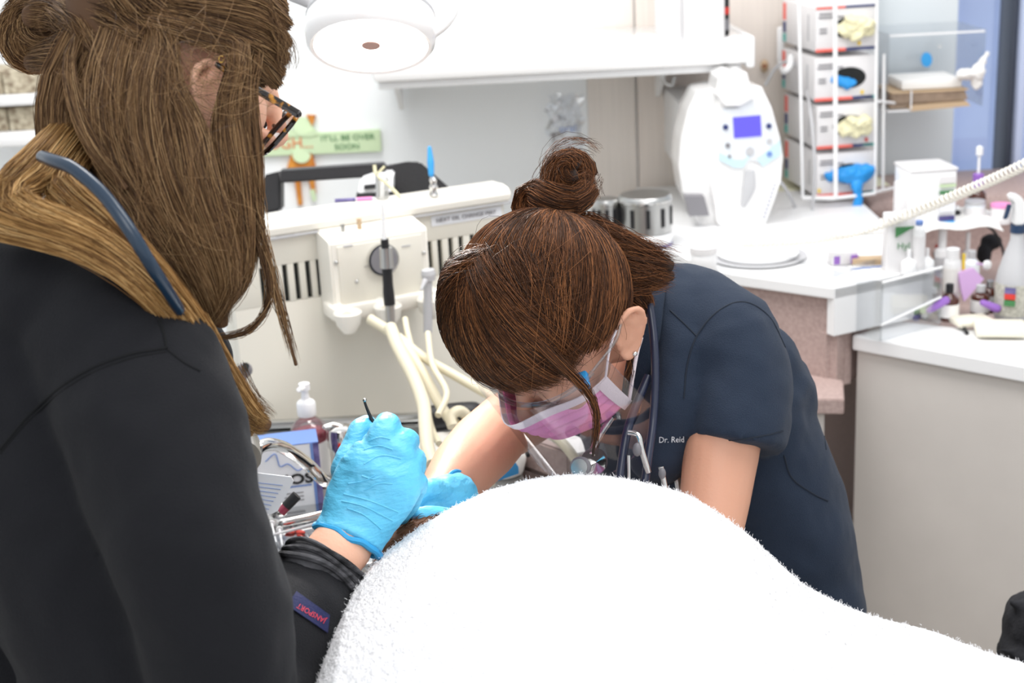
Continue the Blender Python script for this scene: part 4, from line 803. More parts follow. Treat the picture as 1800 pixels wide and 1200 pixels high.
o = thing('prophy_scoop', P(1735, 470, 2.75), 'white round-ended scoop on the lilac packet', 'scoop'); MB().sphere(P(1735, 466, 2.74), (.009, .004, .01)).build('bowl', M['white'], o); MB().tube([P(1735, 466, 2.74), P(1716, 463, 2.74)], .002).build('handle', M['lilac'], o)
for k, (a, b2, l) in enumerate((((1728, 532), (1752, 542), 'purple plastic clip on the counter below the brown bottles'), ((1634, 545), (1662, 528), 'purple wedge in front of the brown bottle'))):
    q = MB(); q.tube([P(*a, 2.6), P(*b2, 2.6)], [.006, .008], n=8, smooth=False, cap='round'); tag(q.build('purple_clip', M['purple']), l, 'clip')
tag(MB().tube([onZ(1640, 548, z8), onZ(1665, 556, z8), onZ(1690, 572, z8), onZ(1700, 585, z8)], .0035).build('cable', M['black']), 'black cable curling on the counter below the bottles', 'cable')
q = MB(); q.box(onZ(1765, 590, z8) + V((0, .02, .008)), (.09, .07, .016), RZ(-12), bev=.006); q.box(onZ(1720, 580, z8) + V((0, .04, .006)), (.07, .05, .012), RZ(8), bev=.005)
tag(q.build('gauze_pads', mat('gauze', (238, 232, 214), .85, bump=.4, scale=200)), 'cream stack of gauze pads at the right edge of the counter', 'gauze')
# paper sheet over the edge of the raised shelf
GG = [[P(1600 + 140 * j / 10 + i * 6, 372 + i * 9 + 26 * (j / 10 - .3) ** 2 - j * 1.6, 2.98 - i * .03) + V((0, 0, .004 * math.sin(j))) for j in range(11)] for i in range(5)]
tag(MB().grid(GG, .001).build('paper_sheet', M['paper']), 'curved white paper sheet lying over the raised shelf edge', 'paper')
q = MB(); q.sphere(P(1742, 425, 3.02), (.022, .02, .018)); q.sphere(P(1730, 445, 3.02), (.016, .02, .022)); tag(q.voxel('shade_lump', M['scrub'], None, .004, 2, .01, .03), 'dark lump standing in for the shade under the raised shelf', 'shade lump')  # shade below the raised shelf, modelled as an irregular dark lump
tag(MB().tube([P(1700, 388, 2.98), P(1740, 400, 2.95), P(1760, 430, 2.95), P(1768, 470, 2.95)], .003).build('cable', M['dark']), 'dark cable arching below the raised shelf', 'cable')
# on the corner counter
c = onZ(1332, 452, ZA + .001); o = thing('white_plate', c, 'shallow round white dish on a grey ring on the corner counter', 'dish')
MB().lathe([(.05, .001), (.075, .004), (.078, .010), (.072, .011), (.04, .006), (.0001, .006)], c, n=36).build('dish', M['white'], o)
MB().lathe([(.088, .0), (.094, .004), (.088, .006), (.08, .003)], c, n=36).build('ring', M['lgrey'], o)
c = onZ(1237, 476, ZA + .001); o = thing('white_jar', c, 'short white jar on the counter beside the navy shoulder', 'jar')
MB().lathe([(.023, 0), (.025, .003), (.025, .036), (.023, .04)], c).build('body', M['white'], o); MB().lathe([(.026, .036), (.026, .048), (.0, .05)], c).build('lid', M['carton'], o)
c = onZ(1481, 462, ZA + .001); o = thing('small_carton', c, 'small white carton with purple corners on the counter', 'carton')
MB().box(c + V((0, .0, .012)), (.05, .03, .024), RZ(8), bev=.001).build('body', M['carton'], o)
for dx in (-.017, .017): MB().box(c + V((dx, -.0015, .010)), (.012, .032, .016), RZ(8)).build('purple_corner', M['purple'], o)
c = onZ(1535, 468, ZA + .001); tag(MB().box(c + V((0, .02, .006)), (.07, .03, .013), RZ(-5), bev=.002).build('tan_pack', M['tan']), 'flat tan pack beside the purple-cornered carton', 'pack')
tag(MB().tube([P(1488, 408, 2.95), P(1515, 415, 2.9), P(1535, 440, 2.8), P(1545, 462, 2.72)], .0035).build('cable', M['grey']), 'grey cable curving over the corner counter', 'cable')
p1, p2 = onZ(1500, 480, ZA + .001), onZ(1590, 470, ZA + .001); q = MB(); q.prism([p1.xy, p2.xy, (p2 + V((0, .05, 0))).xy, (p1 + V((0, .05, 0))).xy], ZA + .001, ZA + .002); o = tag(q.build('paper_slip', M['paper']), 'white paper slip with blue print at the counter edge', 'paper')
for k in range(5): MB().box(p1.lerp(p2, .1 + .2 * k) + V((0, .02, .002)), (.018, .008, .0008)).build('print', M['boxblue'], o)
q = MB(); q.sphere(onY(1362, 409, 3.2), (.03, .02, .009)); tag(q.build('grey_pad', M['lgrey']), 'small grey oval pad on the ledge below the x-ray unit', 'pad')
q = MB(); q.sphere(onY(1437, 404, 3.2), (.012, .01, .008)); tag(q.build('black_plug', M['black']), 'small black plug on the ledge below the glove boxes', 'plug')
c = onZ(1545, 418, ZA); q = MB(); q.box(onZ(1500, 412, ZA + .001) + V((0, .02, .006)), (.16, .06, .012), RZ(6), bev=.003); tag(q.build('white_pad', M['paper']), 'long white folded pad at the back of the corner counter', 'pad')
# steel containers stacked behind the bun
for k, (px, y1, y0, wp, l) in enumerate(((1066, 400, 348, 46, 'left steel canister'), (1135, 405, 340, 92, 'large steel canister'))):
    c = P(px, y1, 2.9); u = 2.9 / F; h = (y1 - y0) * u; r = wp / 2 * u; o = thing('steel_canister', c, l + ' in the row behind the brunette hair bun', 'canister')
    MB().lathe([(r, 0), (r, h * .8), (r * 1.04, h * .82), (r * 1.04, h * .9), (r * .95, h)], c, n=28).build('body', M['steel'], o); MB().lathe([(r * 1.05, h * .84), (r * 1.05, h * .88)], c, n=28).build('band', M['chrome'], o)
    for a in range(5): t = math.radians(200 + a * 35); MB().box(c + V((r * math.cos(t), r * math.sin(t), h * .45)), (.008, .004, h * .5), RZ(math.degrees(t) + 90)).build('dark_slot', M['black'], o)
for k, (px, y1, y0, wp, mm, l) in enumerate(((1140, 442, 408, 84, 'white', 'white lidded tub under the large steel canister'), (1150, 490, 444, 70, 'steel', 'lowest steel canister behind the navy shoulder'))):
    c = P(px, y1, 2.9); u = 2.9 / F; h = (y1 - y0) * u; r = wp / 2 * u; o = thing('tub' if mm == 'white' else 'steel_canister', c, l, 'tub' if mm == 'white' else 'canister')
    MB().lathe([(r, 0), (r, h * .75), (r * 1.04, h * .78), (r * 1.04, h * .95), (r * .9, h)], c, n=28).build('body', M[mm], o); MB().lathe([(r * 1.02, h * .4), (r * 1.02, h * .55)], c, n=28).build('blue_band', M['boxnavy' if mm == 'white' else 'grey'], o)
bb(MB(), P(1040, 490, 2.9).x, E_.x - .06, 2.75, 3.1, 0, P(1150, 491, 2.9).z, .004); q = MB(); bb(q, P(1040, 490, 2.9).x, E_.x - .06, 2.75, 3.2, 0, P(1150, 491, 2.9).z - .001, .004); tag(q.build('low_cupboard', M['laminate']), 'low beige cupboard under the steel canisters behind the doctor', 'cupboard')
# coiled cord across the right
pts = [P(1300, 428, 2.72), P(1400, 423, 2.68), P(1500, 408, 2.62), P(1600, 375, 2.55), P(1700, 335, 2.45), P(1800, 290, 2.32), P(1900, 235, 2.2)]
Qc = catmull(pts, 1200); Tn = np.gradient(Qc, axis=0); L_ = np.cumsum(np.linalg.norm(Tn, axis=1)); Tn /= np.linalg.norm(Tn, axis=1)[:, None]
e1 = np.cross(Tn, [0, 0, 1]); e1 /= np.linalg.norm(e1, axis=1)[:, None]; e2 = np.cross(Tn, e1)
pit = np.interp(L_, [0, L_[-1]], [.0085, .0115]); ph = np.cumsum(np.gradient(L_) / pit) * 2 * np.pi
H_ = Qc + (e1 * np.cos(ph)[:, None] + e2 * np.sin(ph)[:, None]) * .0078
tag(MB().tube([V(p) for p in H_], .0024, n=6, smooth=False).build('coiled_cord', M['carttop']), 'long cream coiled cord stretched across the right side', 'cord')
# dark bag at the lower right edge
q = MB(); q.sphere(P(1830, 1100, 1.9), (.05, .06, .05)); q.sphere(P(1822, 1150, 1.9), (.05, .06, .04)); q.sphere(P(1800, 1145, 1.88), (.02, .03, .012)); q.tube([P(1800, 1148, 1.87), P(1765, 1143, 1.87), P(1742, 1138, 1.87)], [.006, .004, .0015], cap='round'); q.tube([P(1810, 1070, 1.88), P(1782, 1060, 1.88)], [.015, .006], cap='round')
q.tube([P(1835, 1160, 1.9), P(1860, 1300, 1.9), P(1860, 1620, 1.9)], [.05, .06, .06], cap='round'); o = q.voxel('dark_jacket', M['scrub'], None, .005, 3, .012, .04); tag(o, 'dark fleece jacket hanging in at the lower right edge', 'jacket')
# ================================================================ exam table, patient, towel
XT = .85
et = thing('exam_table', (.35, 1.3, 0), 'steel examination table under the white towel', 'table')
MB().prism([(-.22, .86), (1.1, .86), (1.1, 1.12), (.26, 1.45), (-.22, 1.45)], XT - .035, XT, .006).build('table_top', M['steel'], et)
for x, ys_ in ((-.1, (.95, 1.38)), (1.0, (.93, 1.08))):
    for y in ys_: MB().tube([(x, y, 0), (x, y, XT - .03)], .022, n=14).build('leg', M['chrome'], et)
sil = [(548, 1260), (563, 1210), (580, 1165), (600, 1112), (618, 1065), (640, 1018), (664, 985), (700, 955), (740, 925), (800, 890), (860, 862), (930, 843), (1000, 835), (1060, 837), (1110, 845), (1160, 856), (1200, 868), (1250, 898), (1300, 935), (1350, 982), (1395, 1020), (1445, 1047), (1500, 1072), (1560, 1090), (1640, 1110), (1700, 1134), (1760, 1155), (1850, 1178), (1980, 1205), (2150, 1240)]
dcs = [1.36, 1.37, 1.38, 1.39, 1.40, 1.41, 1.43, 1.44, 1.45, 1.46, 1.47, 1.48, 1.49, 1.5, 1.5, 1.5, 1.49, 1.48, 1.46, 1.44, 1.42, 1.4, 1.38, 1.36, 1.34, 1.32, 1.3, 1.28, 1.25, 1.22]
NC = 420; tq = np.linspace(0, len(sil) - 1, NC)
sx = np.interp(tq, range(len(sil)), [a for a, b_ in sil]); sy = np.interp(tq, range(len(sil)), [b_ for a, b_ in sil]); sd = np.interp(tq, range(len(sil)), dcs)
for _ in range(3): sy[1:-1] = (sy[:-2] + sy[1:-1] * 2 + sy[2:]) / 4
crest = np.array([list(P(a, b_, c)) for a, b_, c in zip(sx, sy, sd)])
# near rows (t>0) and far rows (t<0)
tn = np.concatenate([-np.linspace(.16, .004, 26), np.linspace(0, .52, 210)])
G = np.zeros((len(tn), NC, 3))
from mathutils import noise
for i, t in enumerate(tn):
    los = .44
    dz = los * t - (1.15 * t * t if t >= 0 else (.44 * t * -1) * -1 * 0 + 9 * t * t)
    if t < 0: dz = los * t - 9 * t * t
    G[i, :, 0] = crest[:, 0]; G[i, :, 1] = crest[:, 1] - t; G[i, :, 2] = crest[:, 2] + dz
rowt = tn[:, None] * np.ones((1, NC))
zmax = np.where(G[..., 1] < 1.46, np.maximum(G[..., 2], XT + .006), np.maximum(G[..., 2], .6))
G[..., 2] = zmax
# soft folds and terry pile
nz = np.zeros(G.shape[:2])
for i in range(G.shape[0]):
    for j in range(NC):
        x, y, z = G[i, j]
        nz[i, j] = .007 * noise.noise((x * 7, y * 5, 3)) * min(1, max(0, tn[i]) * 8) + .0022 * noise.noise((x * 260, y * 260, z * 260)) + .0012 * noise.noise((x * 600, y * 600, z * 600))
G[..., 2] += nz
# near edge hangs over the table edge
last = G[-1].copy(); hang = []
for k in range(1, 14):
    q = last.copy(); q[:, 1] -= .02 * min(1, k / 3); q[:, 2] = last[:, 2] - (last[:, 2] - .55) * (k / 13); q[:, 1] += .01 * np.sin(q[:, 0] * 30) * k / 13; hang.append(q)
G = np.concatenate([G, np.array(hang)])
h_, w_ = G.shape[:2]; me = bpy.data.meshes.new('towel'); me.vertices.add(h_ * w_); me.vertices.foreach_set('co', G.reshape(-1).astype(np.float32))
ii = (np.arange(h_ - 1)[:, None] * w_ + np.arange(w_ - 1)[None]).reshape(-1); Fq = np.stack([ii, ii + w_, ii + w_ + 1, ii + 1], 1).astype(np.int32)
me.loops.add(Fq.size); me.loops.foreach_set('vertex_index', Fq.ravel()); me.polygons.add(len(Fq)); me.polygons.foreach_set('loop_start', np.arange(0, Fq.size, 4, dtype=np.int32)); me.polygons.foreach_set('loop_total', np.full(len(Fq), 4, np.int32)); me.update(calc_edges=True)
tw_ = link_mesh('towel', me, M['towelm']); tag(tw_, 'white terry towel draped over the patient on the table', 'towel')
# terry loops: short fibres over the pile
n = 20000; fi = rng.integers(20, 150, n); fj = rng.integers(2, NC - 2, n)
sel = rng.random(n) < np.where(fi < 60, 1, .6); fi = fi[sel]; fj = fj[sel]; n = len(fi)
p0 = G[fi, fj] + rng.normal(0, .0012, (n, 3)); a = rng.normal(0, 1, (n, 3)); a /= np.linalg.norm(a, axis=1)[:, None]
nrm = np.array([0, -.15, 1]) ; dirn = nrm[None] + a * .9; Ls = rng.uniform(.0006, .0016, n)[:, None]
K3 = np.stack([p0 - dirn * .0008, p0 + dirn * Ls * .6, p0 + dirn * Ls + a * .0006], 1)
o = strands('terry_loops', K3, .00035, mat('terry_fibre', (246, 246, 248), .9), tw_)
# the patient: a small brown dog lying under the towel, muzzle showing at the gloved hands
dg_ = thing('dog', P(720, 1000, 1.46), 'brown furry dog under the towel, only the side of its muzzle showing', 'dog')
q = MB()
hd_ = P(735, 985, 1.48)
q.tube([P(668, 1006, 1.46), P(700, 975, 1.465), P(735, 955, 1.475), P(800, 950, 1.5), P(900, 960, 1.5)], [.013, .021, .026, .034, .036], cap='round')   # muzzle to skull
q.sphere(P(664, 1004, 1.452), (.010, .009, .008))
q.sphere(P(880, 990, 1.52), (.07, .055, .055))
q.tube([P(880, 1000, 1.52), P(1000, 1010, 1.5), P(1150, 1040, 1.46), P(1300, 1100, 1.42)], [.05, .07, .085, .07], cap='round')
q.tube([P(990, 1020, 1.5), P(960, 1120, 1.45)], [.03, .015], cap='round'); q.tube([P(1300, 1110, 1.4), P(1400, 1180, 1.36)], [.04, .016], cap='round')
db = q.voxel('body', M['furskin'], dg_, .005, 3)
co = np.array([list(v.co) for v in db.data.vertices]) + np.array(dg_.location); no = np.array([list(v.normal) for v in db.data.vertices])
xs = P(830, 950, 1.48).x; sel = np.where(co[:, 0] < xs)[0]; idx = rng.choice(sel, 2600); p0 = co[idx] + rng.normal(0, .0015, (2600, 3)); d = no[idx] * .45 + np.array([.75, .1, -.15]) + rng.normal(0, .22, (2600, 3)); Ls = rng.uniform(.006, .013, 2600)[:, None]
strands('fur', np.stack([p0, p0 + d * Ls * .5, p0 + d * Ls * .8 + np.array([0, 0, -.001]), p0 + d * Ls + np.array([0, 0, -.003])], 1), .0004, M['fur'], dg_)
# ================================================================ people: shared builders
from mathutils.bvhtree import BVHTree
def cv(a, b_, c): return CR * a + CU * b_ - CF * c
class Head:
    def __init__(s, C, f, u):
        s.C = C; s.f = f.normalized(); s.u = (u - s.f * u.dot(s.f)).normalized(); s.r = s.f.cross(s.u); s.R = Matrix((s.r, s.f, s.u)).transposed()
    def p(s, x, y, z): return s.C + s.r * x + s.f * y + s.u * z
    def shapes(s, b, female=True):
        e = lambda c, r, R=I3: b.sphere(s.p(*c), r, s.R @ R, 24, 16)
        e((0, -.014, .032), (.073, .093, .088)); e((0, .035, -.01), (.060, .058, .080)); e((0, .040, -.068), (.046, .046, .036)); e((0, .078, -.098), (.018, .016, .015))
        e((0, .030, -.085), (.04, .05, .022))
        for q in (-1, 1):
            e((q * .040, .062, -.030), (.022, .026, .028)); e((q * .030, .078, .0), (.018, .012, .014)); e((q * .028, .083, .020), (.020, .007, .007)); e((q * .010, .098, -.038), (.0085, .010, .008)); e((q * .031, .0815, -.003), (.0148, .0135, .0100))
        b.tube([s.p(0, .088, .012), s.p(0, .100, -.010), s.p(0, .112, -.030), s.p(0, .106, -.038)], [.008, .0085, .0105, .009], cap='round', n=12)
        b.tube([s.p(-.024, .086, -.064), s.p(0, .098, -.060), s.p(.024, .086, -.064)], [.003, .0065, .003], cap='round', n=10); b.tube([s.p(-.022, .085, -.070), s.p(0, .097, -.071), s.p(.022, .085, -.070)], [.003, .007, .003], cap='round', n=10)
        for q in (-1, 1): s.ear(b, q)
    def ear(s, b, q):
        A = s.R @ RX(24)
        eo = getattr(s, 'eo', (0, 0))
        def E(y, z, x=0): return s.p(q * .075, -.006 + eo[0], -.006 + eo[1]) + A @ V((q * x, y, z))
        b.tube([E(.010, .002, .003), E(.012, .014, .006), E(.006, .027, .010), E(-.008, .033, .014), E(-.021, .026, .018), E(-.025, .008, .018), E(-.019, -.012, .014), E(-.009, -.026, .010), E(.001, -.030, .007), E(.006, -.022, .004)], [.003, .0036, .0042, .0045, .0046, .0042, .004, .0055, .0058, .004], n=10, cap='round', k=44)
        b.tube([E(-.004, .022, .009), E(-.014, .012, .013), E(-.013, -.004, .012), E(-.005, -.014, .008)], .0034, n=8, cap='round'); b.sphere(E(-.006, .0, .003), (.006, .02, .03), A, 14, 10); b.sphere(E(-.008, .006, .004), (.005, .014, .024), A, 14, 10); b.sphere(E(-.020, .010, .012), (.004, .005, .018), A, 14, 10); b.sphere(E(.009, -.006, .006), (.003, .0035, .006), A, 8, 6)
    def eyes(s, parent):
        for q in (-1, 1):
            e = MB().sphere(s.p(q * .031, .0795, -.002), .0125, s.R).build('eye', mat('eye_white', (235, 230, 226), .2) if q < 0 else bpy.data.materials['eye_white'], parent)
            MB().sphere(s.p(q * .031, .0895, -.0045), (.0055, .003, .0055), s.R).build('iris', M['eye'], e)
            strands('eyebrow', np.array([[list(s.p(q * (.014 + .03 * t) + .001 * k, .094 - .016 * t, .020 + .004 * math.sin(t * 3) + .0012 * j)), list(s.p(q * (.018 + .03 * t), .094 - .017 * t, .0215 + .004 * math.sin(t * 3) + .0012 * j)), list(s.p(q * (.022 + .03 * t), .0925 - .018 * t, .0215 + .004 * math.sin(t * 3) + .0012 * j))] for t in np.linspace(0, 1, 18) for j in range(4) for k in (0,)]), .0004, M['hairB'], parent)
    def hs(s, d, off=0, c=(0, -.014, .032), rr=(.082, .102, .098)):
        c = getattr(s, 'hc', c); rr = getattr(s, 'hr', rr)
        """direction(s) in the head frame -> world point on the hair surface"""
        d = np.asarray(d, float); d = d / np.linalg.norm(d, axis=-1)[..., None]
        loc = np.array(c) + d * np.array(rr) * (1 + np.asarray(off)[..., None] if np.ndim(off) else 1 + off)
        return np.array(s.C) + loc @ np.array(s.R).T
    def flow(s, A, B_, n, K=14, noise=.0012, spread=.06, lift=.02, ragged=.0, arch=0):
        """n fibres; each goes from a random point on polyline A to a random point on polyline B (directions)"""
        A = catmull(A, 60); B_ = catmull(B_, 60) if len(B_) > 1 else np.repeat(np.array(B_, float), 60, 0)
        ia = rng.random(n); a = A[(ia * 59).astype(int)] + rng.normal(0, spread, (n, 3)); b_ = B_[np.clip(((ia + rng.normal(0, .04, n)) * 59), 0, 59).astype(int)] + rng.normal(0, spread * .7, (n, 3))
        a /= np.linalg.norm(a, axis=1)[:, None]; b_ /= np.linalg.norm(b_, axis=1)[:, None]
        om = np.arccos(np.clip((a * b_).sum(1), -1, 1))[:, None, None] + 1e-4; t = np.linspace(0, 1, K)[None, :, None] * (1 - ragged * rng.random((n, 1, 1)))
        D = (np.sin((1 - t) * om) * a[:, None] + np.sin(t * om) * b_[:, None]) / np.sin(om)
        off = (rng.uniform(0, lift, (n, 1)) + arch * np.sin(np.linspace(0, math.pi, K))[None])
        Pn = s.hs(D, off); f = rng.uniform(3, 9, (n, 1)); tt = np.linspace(0, 1, K)[None]
        for i in range(3): Pn[..., i] += noise * np.sin(f * tt + rng.uniform(0, 6.3, (n, 1))) * rng.uniform(.2, 1.8, (n, 1))
        return Pn
    def cap_mesh(s, keep, f=.965):
        b = bmesh.new(); q = bmesh.ops.create_uvsphere(b, u_segments=64, v_segments=40, radius=1)
        kill = [v for v in b.verts if not keep(v.co)]
        for v in b.verts: v.co = v.co.copy()
        bmesh.ops.delete(b, geom=kill, context='VERTS')
        for v in b.verts: v.co = V(s.hs(list(v.co), f - 1))
        m = MB(); m.b.free(); m.b = b; m.b.normal_update(); bmesh.ops.solidify(m.b, geom=list(m.b.faces), thickness=.006); return m
def caster(*objs, start=0):
    vs = []; fs = []
    for o in objs:
        k = len(vs); w_ = wloc(o); vs += [v.co + w_ for v in o.data.vertices]; fs += [[k + i for i in p.vertices] for p in o.data.polygons]
    t = BVHTree.FromPolygons(vs, fs)
    def hit(x, y, off=0):
        r = ray(x, y).normalized(); l, n, i, d = t.ray_cast(CAM + r * start, r)
        if l is None: return None
        if n.dot(r) > 0: n = -n
        return l + n * off
    return hit
def seam(hit, px, r, m, parent, nm='seam', off=.0, k=40, cl=False):
    Q = catmull([(a, b_, 0) for a, b_ in px], k); pts = [hit(q[0], q[1], off) for q in Q]; pts = [p for p in pts if p is not None]
    if len(pts) < 4: return None
    md = sorted((p - CAM).length for p in pts)[len(pts) // 2]; pts = [p for p in pts if abs((p - CAM).length - md) < .12]
    A = np.array([list(p) for p in pts]); 
    for _ in range(2): A[1:-1] = (A[:-2] + 2 * A[1:-1] + A[2:]) / 4
    o = MB().tube([V(a) for a in A], r, n=6, smooth=False).build(nm, m, parent); return o
def decal_text(hit, s, c, xr, up, size, m, parent, off=.0012, nm='lettering', bold=0, sx=1):
    """text laid onto a surface: c, xr (reading direction) and up are picture directions used only to find the surface points"""
    cu = bpy.data.curves.new('t', 'FONT'); cu.body = s; cu.size = size; cu.align_x = 'CENTER'; cu.align_y = 'CENTER'; cu.offset = bold; cu.resolution_u = 2
    o = bpy.data.objects.new('t', cu); col.objects.link(o); dg = bpy.context.evaluated_depsgraph_get(); me = bpy.data.meshes.new_from_object(o.evaluated_get(dg)); bpy.data.objects.remove(o)
    last = None
    for v in me.vertices:
        h = hit(c[0] + xr[0] * v.co.x * sx + up[0] * v.co.y, c[1] + xr[1] * v.co.x * sx + up[1] * v.co.y, off)
        if h is None: h = last or V((0, 0, 0))
        v.co = h; last = h
    me.name = nm; return link_mesh(nm, me, m, parent, False)
def patch(hit, quad, off, m, parent, nm, n=10):
    G = []
    for i in range(n + 1):
        row = []
        for j in range(n + 1):
            u, v = j / n, i / n; x = (1 - v) * ((1 - u) * quad[0][0] + u * quad[1][0]) + v * ((1 - u) * quad[3][0] + u * quad[2][0]); y = (1 - v) * ((1 - u) * quad[0][1] + u * quad[1][1]) + v * ((1 - u) * quad[3][1] + u * quad[2][1])
            row.append(hit(x, y, off))
        G.append(row)
    if any(p is None for r in G for p in r): return None
    return MB().grid(G, .0006).build(nm, m, parent)

# ================================================================ the doctor in navy scrubs
doc = thing('person', (P(1380, 1300, 1.9).x, P(1380, 1300, 1.9).y, 0), 'person in navy scrubs with a brown hair bun bending over the towel', 'person')
hdD = Head(P(984, 560, 1.60), cv(-.45, -.85, .21), cv(-.42, .42, .80))
hdD.hc = (.010, .000, .030); hdD.hr = (.090, .097, .102)
S_ = (P(1080, 650, 1.99) - P(1285, 585, 1.70)).normalized()
b = MB(); hdD.shapes(b)
b.tube([hdD.p(0, -.03, -.03), hdD.p(0, -.035, -.09), P(1122, 572, 1.72), P(1185, 600, 1.81)], [.052, .046, .040, .040], cap='round')
b.tube([P(1150, 640, 1.80), P(1200, 640, 1.84)], .07, cap='round')
b.tube([P(1290, 640, 1.69), P(1278, 730, 1.675), P(1267, 800, 1.665), P(1256, 880, 1.65), P(1245, 960, 1.63)], [.045, .045, .0445, .041, .036], side=CR, r2=[.045, .045, .043, .04, .036], cap='round', n=20)
b.tube([P(1245, 960, 1.63), P(1100, 990, 1.60), P(930, 965, 1.56), P(850, 950, 1.53)], [.037, .036, .028, .024], cap='round')
b.tube([P(1075, 660, 1.96), P(985, 690, 1.90), P(890, 748, 1.80)], [.05, .045, .042], cap='round', n=20)
b.tube([P(892, 742, 1.80), P(850, 785, 1.74), P(812, 826, 1.66), P(778, 868, 1.585), P(764, 884, 1.56)], [.040, .043, .038, .027, .024], cap='round', n=20)
skinD = b.voxel('body', M['skin2'], doc, .0034, 5)
hdD.eyes(doc)
b = MB()
b.tube([P(1172, 575, 1.80), P(1238, 700, 1.845), P(1312, 860, 1.87), P(1352, 1000, 1.89), P(1368, 1120, 1.90), P(1372, 1200, 1.91)], [.12, .165, .150, .140, .15, .155], side=S_, r2=[.065, .098, .103, .100, .098, .10], cap='round', n=32)
b.tube([P(1150, 660, 1.86), P(1128, 770, 1.87), P(1180, 920, 1.88)], [.12, .14, .12], side=S_, r2=[.05, .055, .05], cap='round', n=28)
b.tube([P(1172, 522, 1.76), P(1225, 545, 1.73), P(1276, 596, 1.70)], [.046, .056, .064], cap='round', n=20)
b.tube([P(1276, 592, 1.70), P(1296, 650, 1.69), P(1294, 720, 1.68), P(1288, 784, 1.67)], [.066, .062, .061, .060], side=CR, r2=[.066, .064, .062, .060], cap='flat', n=28)
b.tube([P(1230, 640, 1.76), P(1340, 700, 1.78)], .07, cap='round'); b.tube([P(1330, 640, 1.76), P(1352, 760, 1.80)], [.055, .05], cap='round')
b.tube([P(1120, 590, 1.88), P(1080, 655, 1.97), P(1010, 690, 1.93)], [.06, .064, .058], cap='round', n=20)
b.tube([P(1186, 494, 1.715), P(1192, 560, 1.682), P(1190, 640, 1.675), P(1178, 720, 1.68), P(1160, 800, 1.69)], [.020, .030, .033, .036, .036], cap='round', n=16)
b.tube([P(1425, 850, 1.85), P(1440, 890, 1.85)], [.02, .022], cap='round')
shirt = b.voxel('scrub_top', M['navy'], doc, .0055, 7, .016, .09)
b = MB(); b.tube([P(1368, 1090, 1.90), P(1372, 1200, 1.90), P(1375, 1330, 1.90)], [.148, .155, .15], side=S_, r2=[.102, .106, .105], cap='round', n=28)
hx = P(1375, 1330, 1.90)
for q in (-1, 1):
    a = hx + S_ * .085 * q; b.tube([a, V((a.x + .02, a.y, .5)), V((a.x + .02, a.y, .1))], [.085, .06, .05], cap='round', n=18)
b.voxel('scrub_trousers', M['navy'], doc, .008, 6, .01, .09)
for q in (-1, 1):
    a = hx + S_ * .085 * q; m_ = MB(); m_.tube([V((a.x + .05, a.y, .035)), V((a.x - .10, a.y, .03)), V((a.x - .17, a.y, .026))], [.045, .042, .03], side=(0, 1, 0), r2=[.034, .03, .024], cap='round'); m_.build('shoe', M['shoe'], doc)
hitD = caster(shirt)
seam(hitD, [(1178, 545), (1200, 566), (1224, 590)], .0011, M['navy2'], doc)
seam(hitD, [(1202, 700), (1208, 640), (1226, 588), (1264, 545), (1308, 530), (1352, 556), (1380, 610)], .0012, M['navy2'], doc)
seam(hitD, [(1200, 768), (1250, 774), (1300, 772), (1350, 764), (1376, 757)], .001, M['navy2'], doc)
seam(hitD, [(1378, 800), (1392, 840), (1430, 868), (1455, 880)], .0012, M['navy2'], doc)
seam(hitD, [(1440, 700), (1452, 790)], .001, M['navy2'], doc)
decal_text(hitD, 'Dr. Reid', (1180, 772), (1, -.03), (.03, -1), 15, mat('silver_thread', (205, 208, 214), .5), shirt, .002, sx=.85, bold=.01)
seam(hitD, [(1205, 830), (1180, 850), (1150, 848)], .001, M['navy2'], doc, 'pocket_edge')
# collar facing along the neck
q = MB(); q.tube([P(1165, 462, 1.72), P(1148, 520, 1.67), P(1135, 590, 1.66), P(1120, 660, 1.68), P(1102, 730, 1.72)], [.006, .014, .017, .016, .010], side=CR, r2=[.004, .006, .006, .006, .004], cap='round', n=14); q.build('collar', M['navy'], doc)
q = MB(); q.tube([P(1085, 640, 1.80), P(1092, 690, 1.80), P(1102, 730, 1.78)], [.008, .012, .008], side=CR, r2=.005, cap='round', n=14); q.build('collar', M['navy'], doc)
# gloves of the doctor
b = MB(); gx = CR
b.tube([P(800, 874, 1.585), P(784, 878, 1.565), P(768, 884, 1.548), P(754, 890, 1.535)], [.029, .028, .026, .020], side=CU, r2=[.027, .024, .020, .016], cap='round', n=20)
b.tube([P(782, 868, 1.555), P(757, 862, 1.525), P(738, 868, 1.508), P(728, 886, 1.50)], [.014, .0135, .0115, .009], cap='round', n=12)
for k, (dx, dy, dd) in enumerate(((0, 0, 0), (10, 9, .008), (20, 17, .016), (31, 22, .024))):
    b.tube([P(758 + dx * .5, 886 + dy * .4, 1.535 + dd), P(746 + dx * .9, 900 + dy * .5, 1.515 + dd), P(738 + dx, 922 + dy * .3, 1.510 + dd), P(742 + dx * 1.1, 944, 1.515 + dd)], [.0125, .0115, .0100, .0085], cap='round', n=12)
gr_ = b.voxel('glove', M['glove'], doc, .0022, 2, .004, .02); gr_['label'] = 'blue glove on the far hand beside the towel'
loop = []
for i in range(25):
    t = i / 24 * 2 * math.pi; loop.append(P(801, 877, 1.583) + CU * (.031 * math.cos(t)) + (CF * .8 + CR * .5) * (.028 * math.sin(t)))
MB().tube(loop, .0026, n=8, smooth=False).build('cuff_roll', M['gloveroll'], gr_)
b = MB(); b.tube([P(880, 950, 1.55), P(820, 945, 1.53), P(790, 940, 1.515)], [.026, .032, .028], side=CU, r2=[.024, .018, .016], cap='round', n=18)
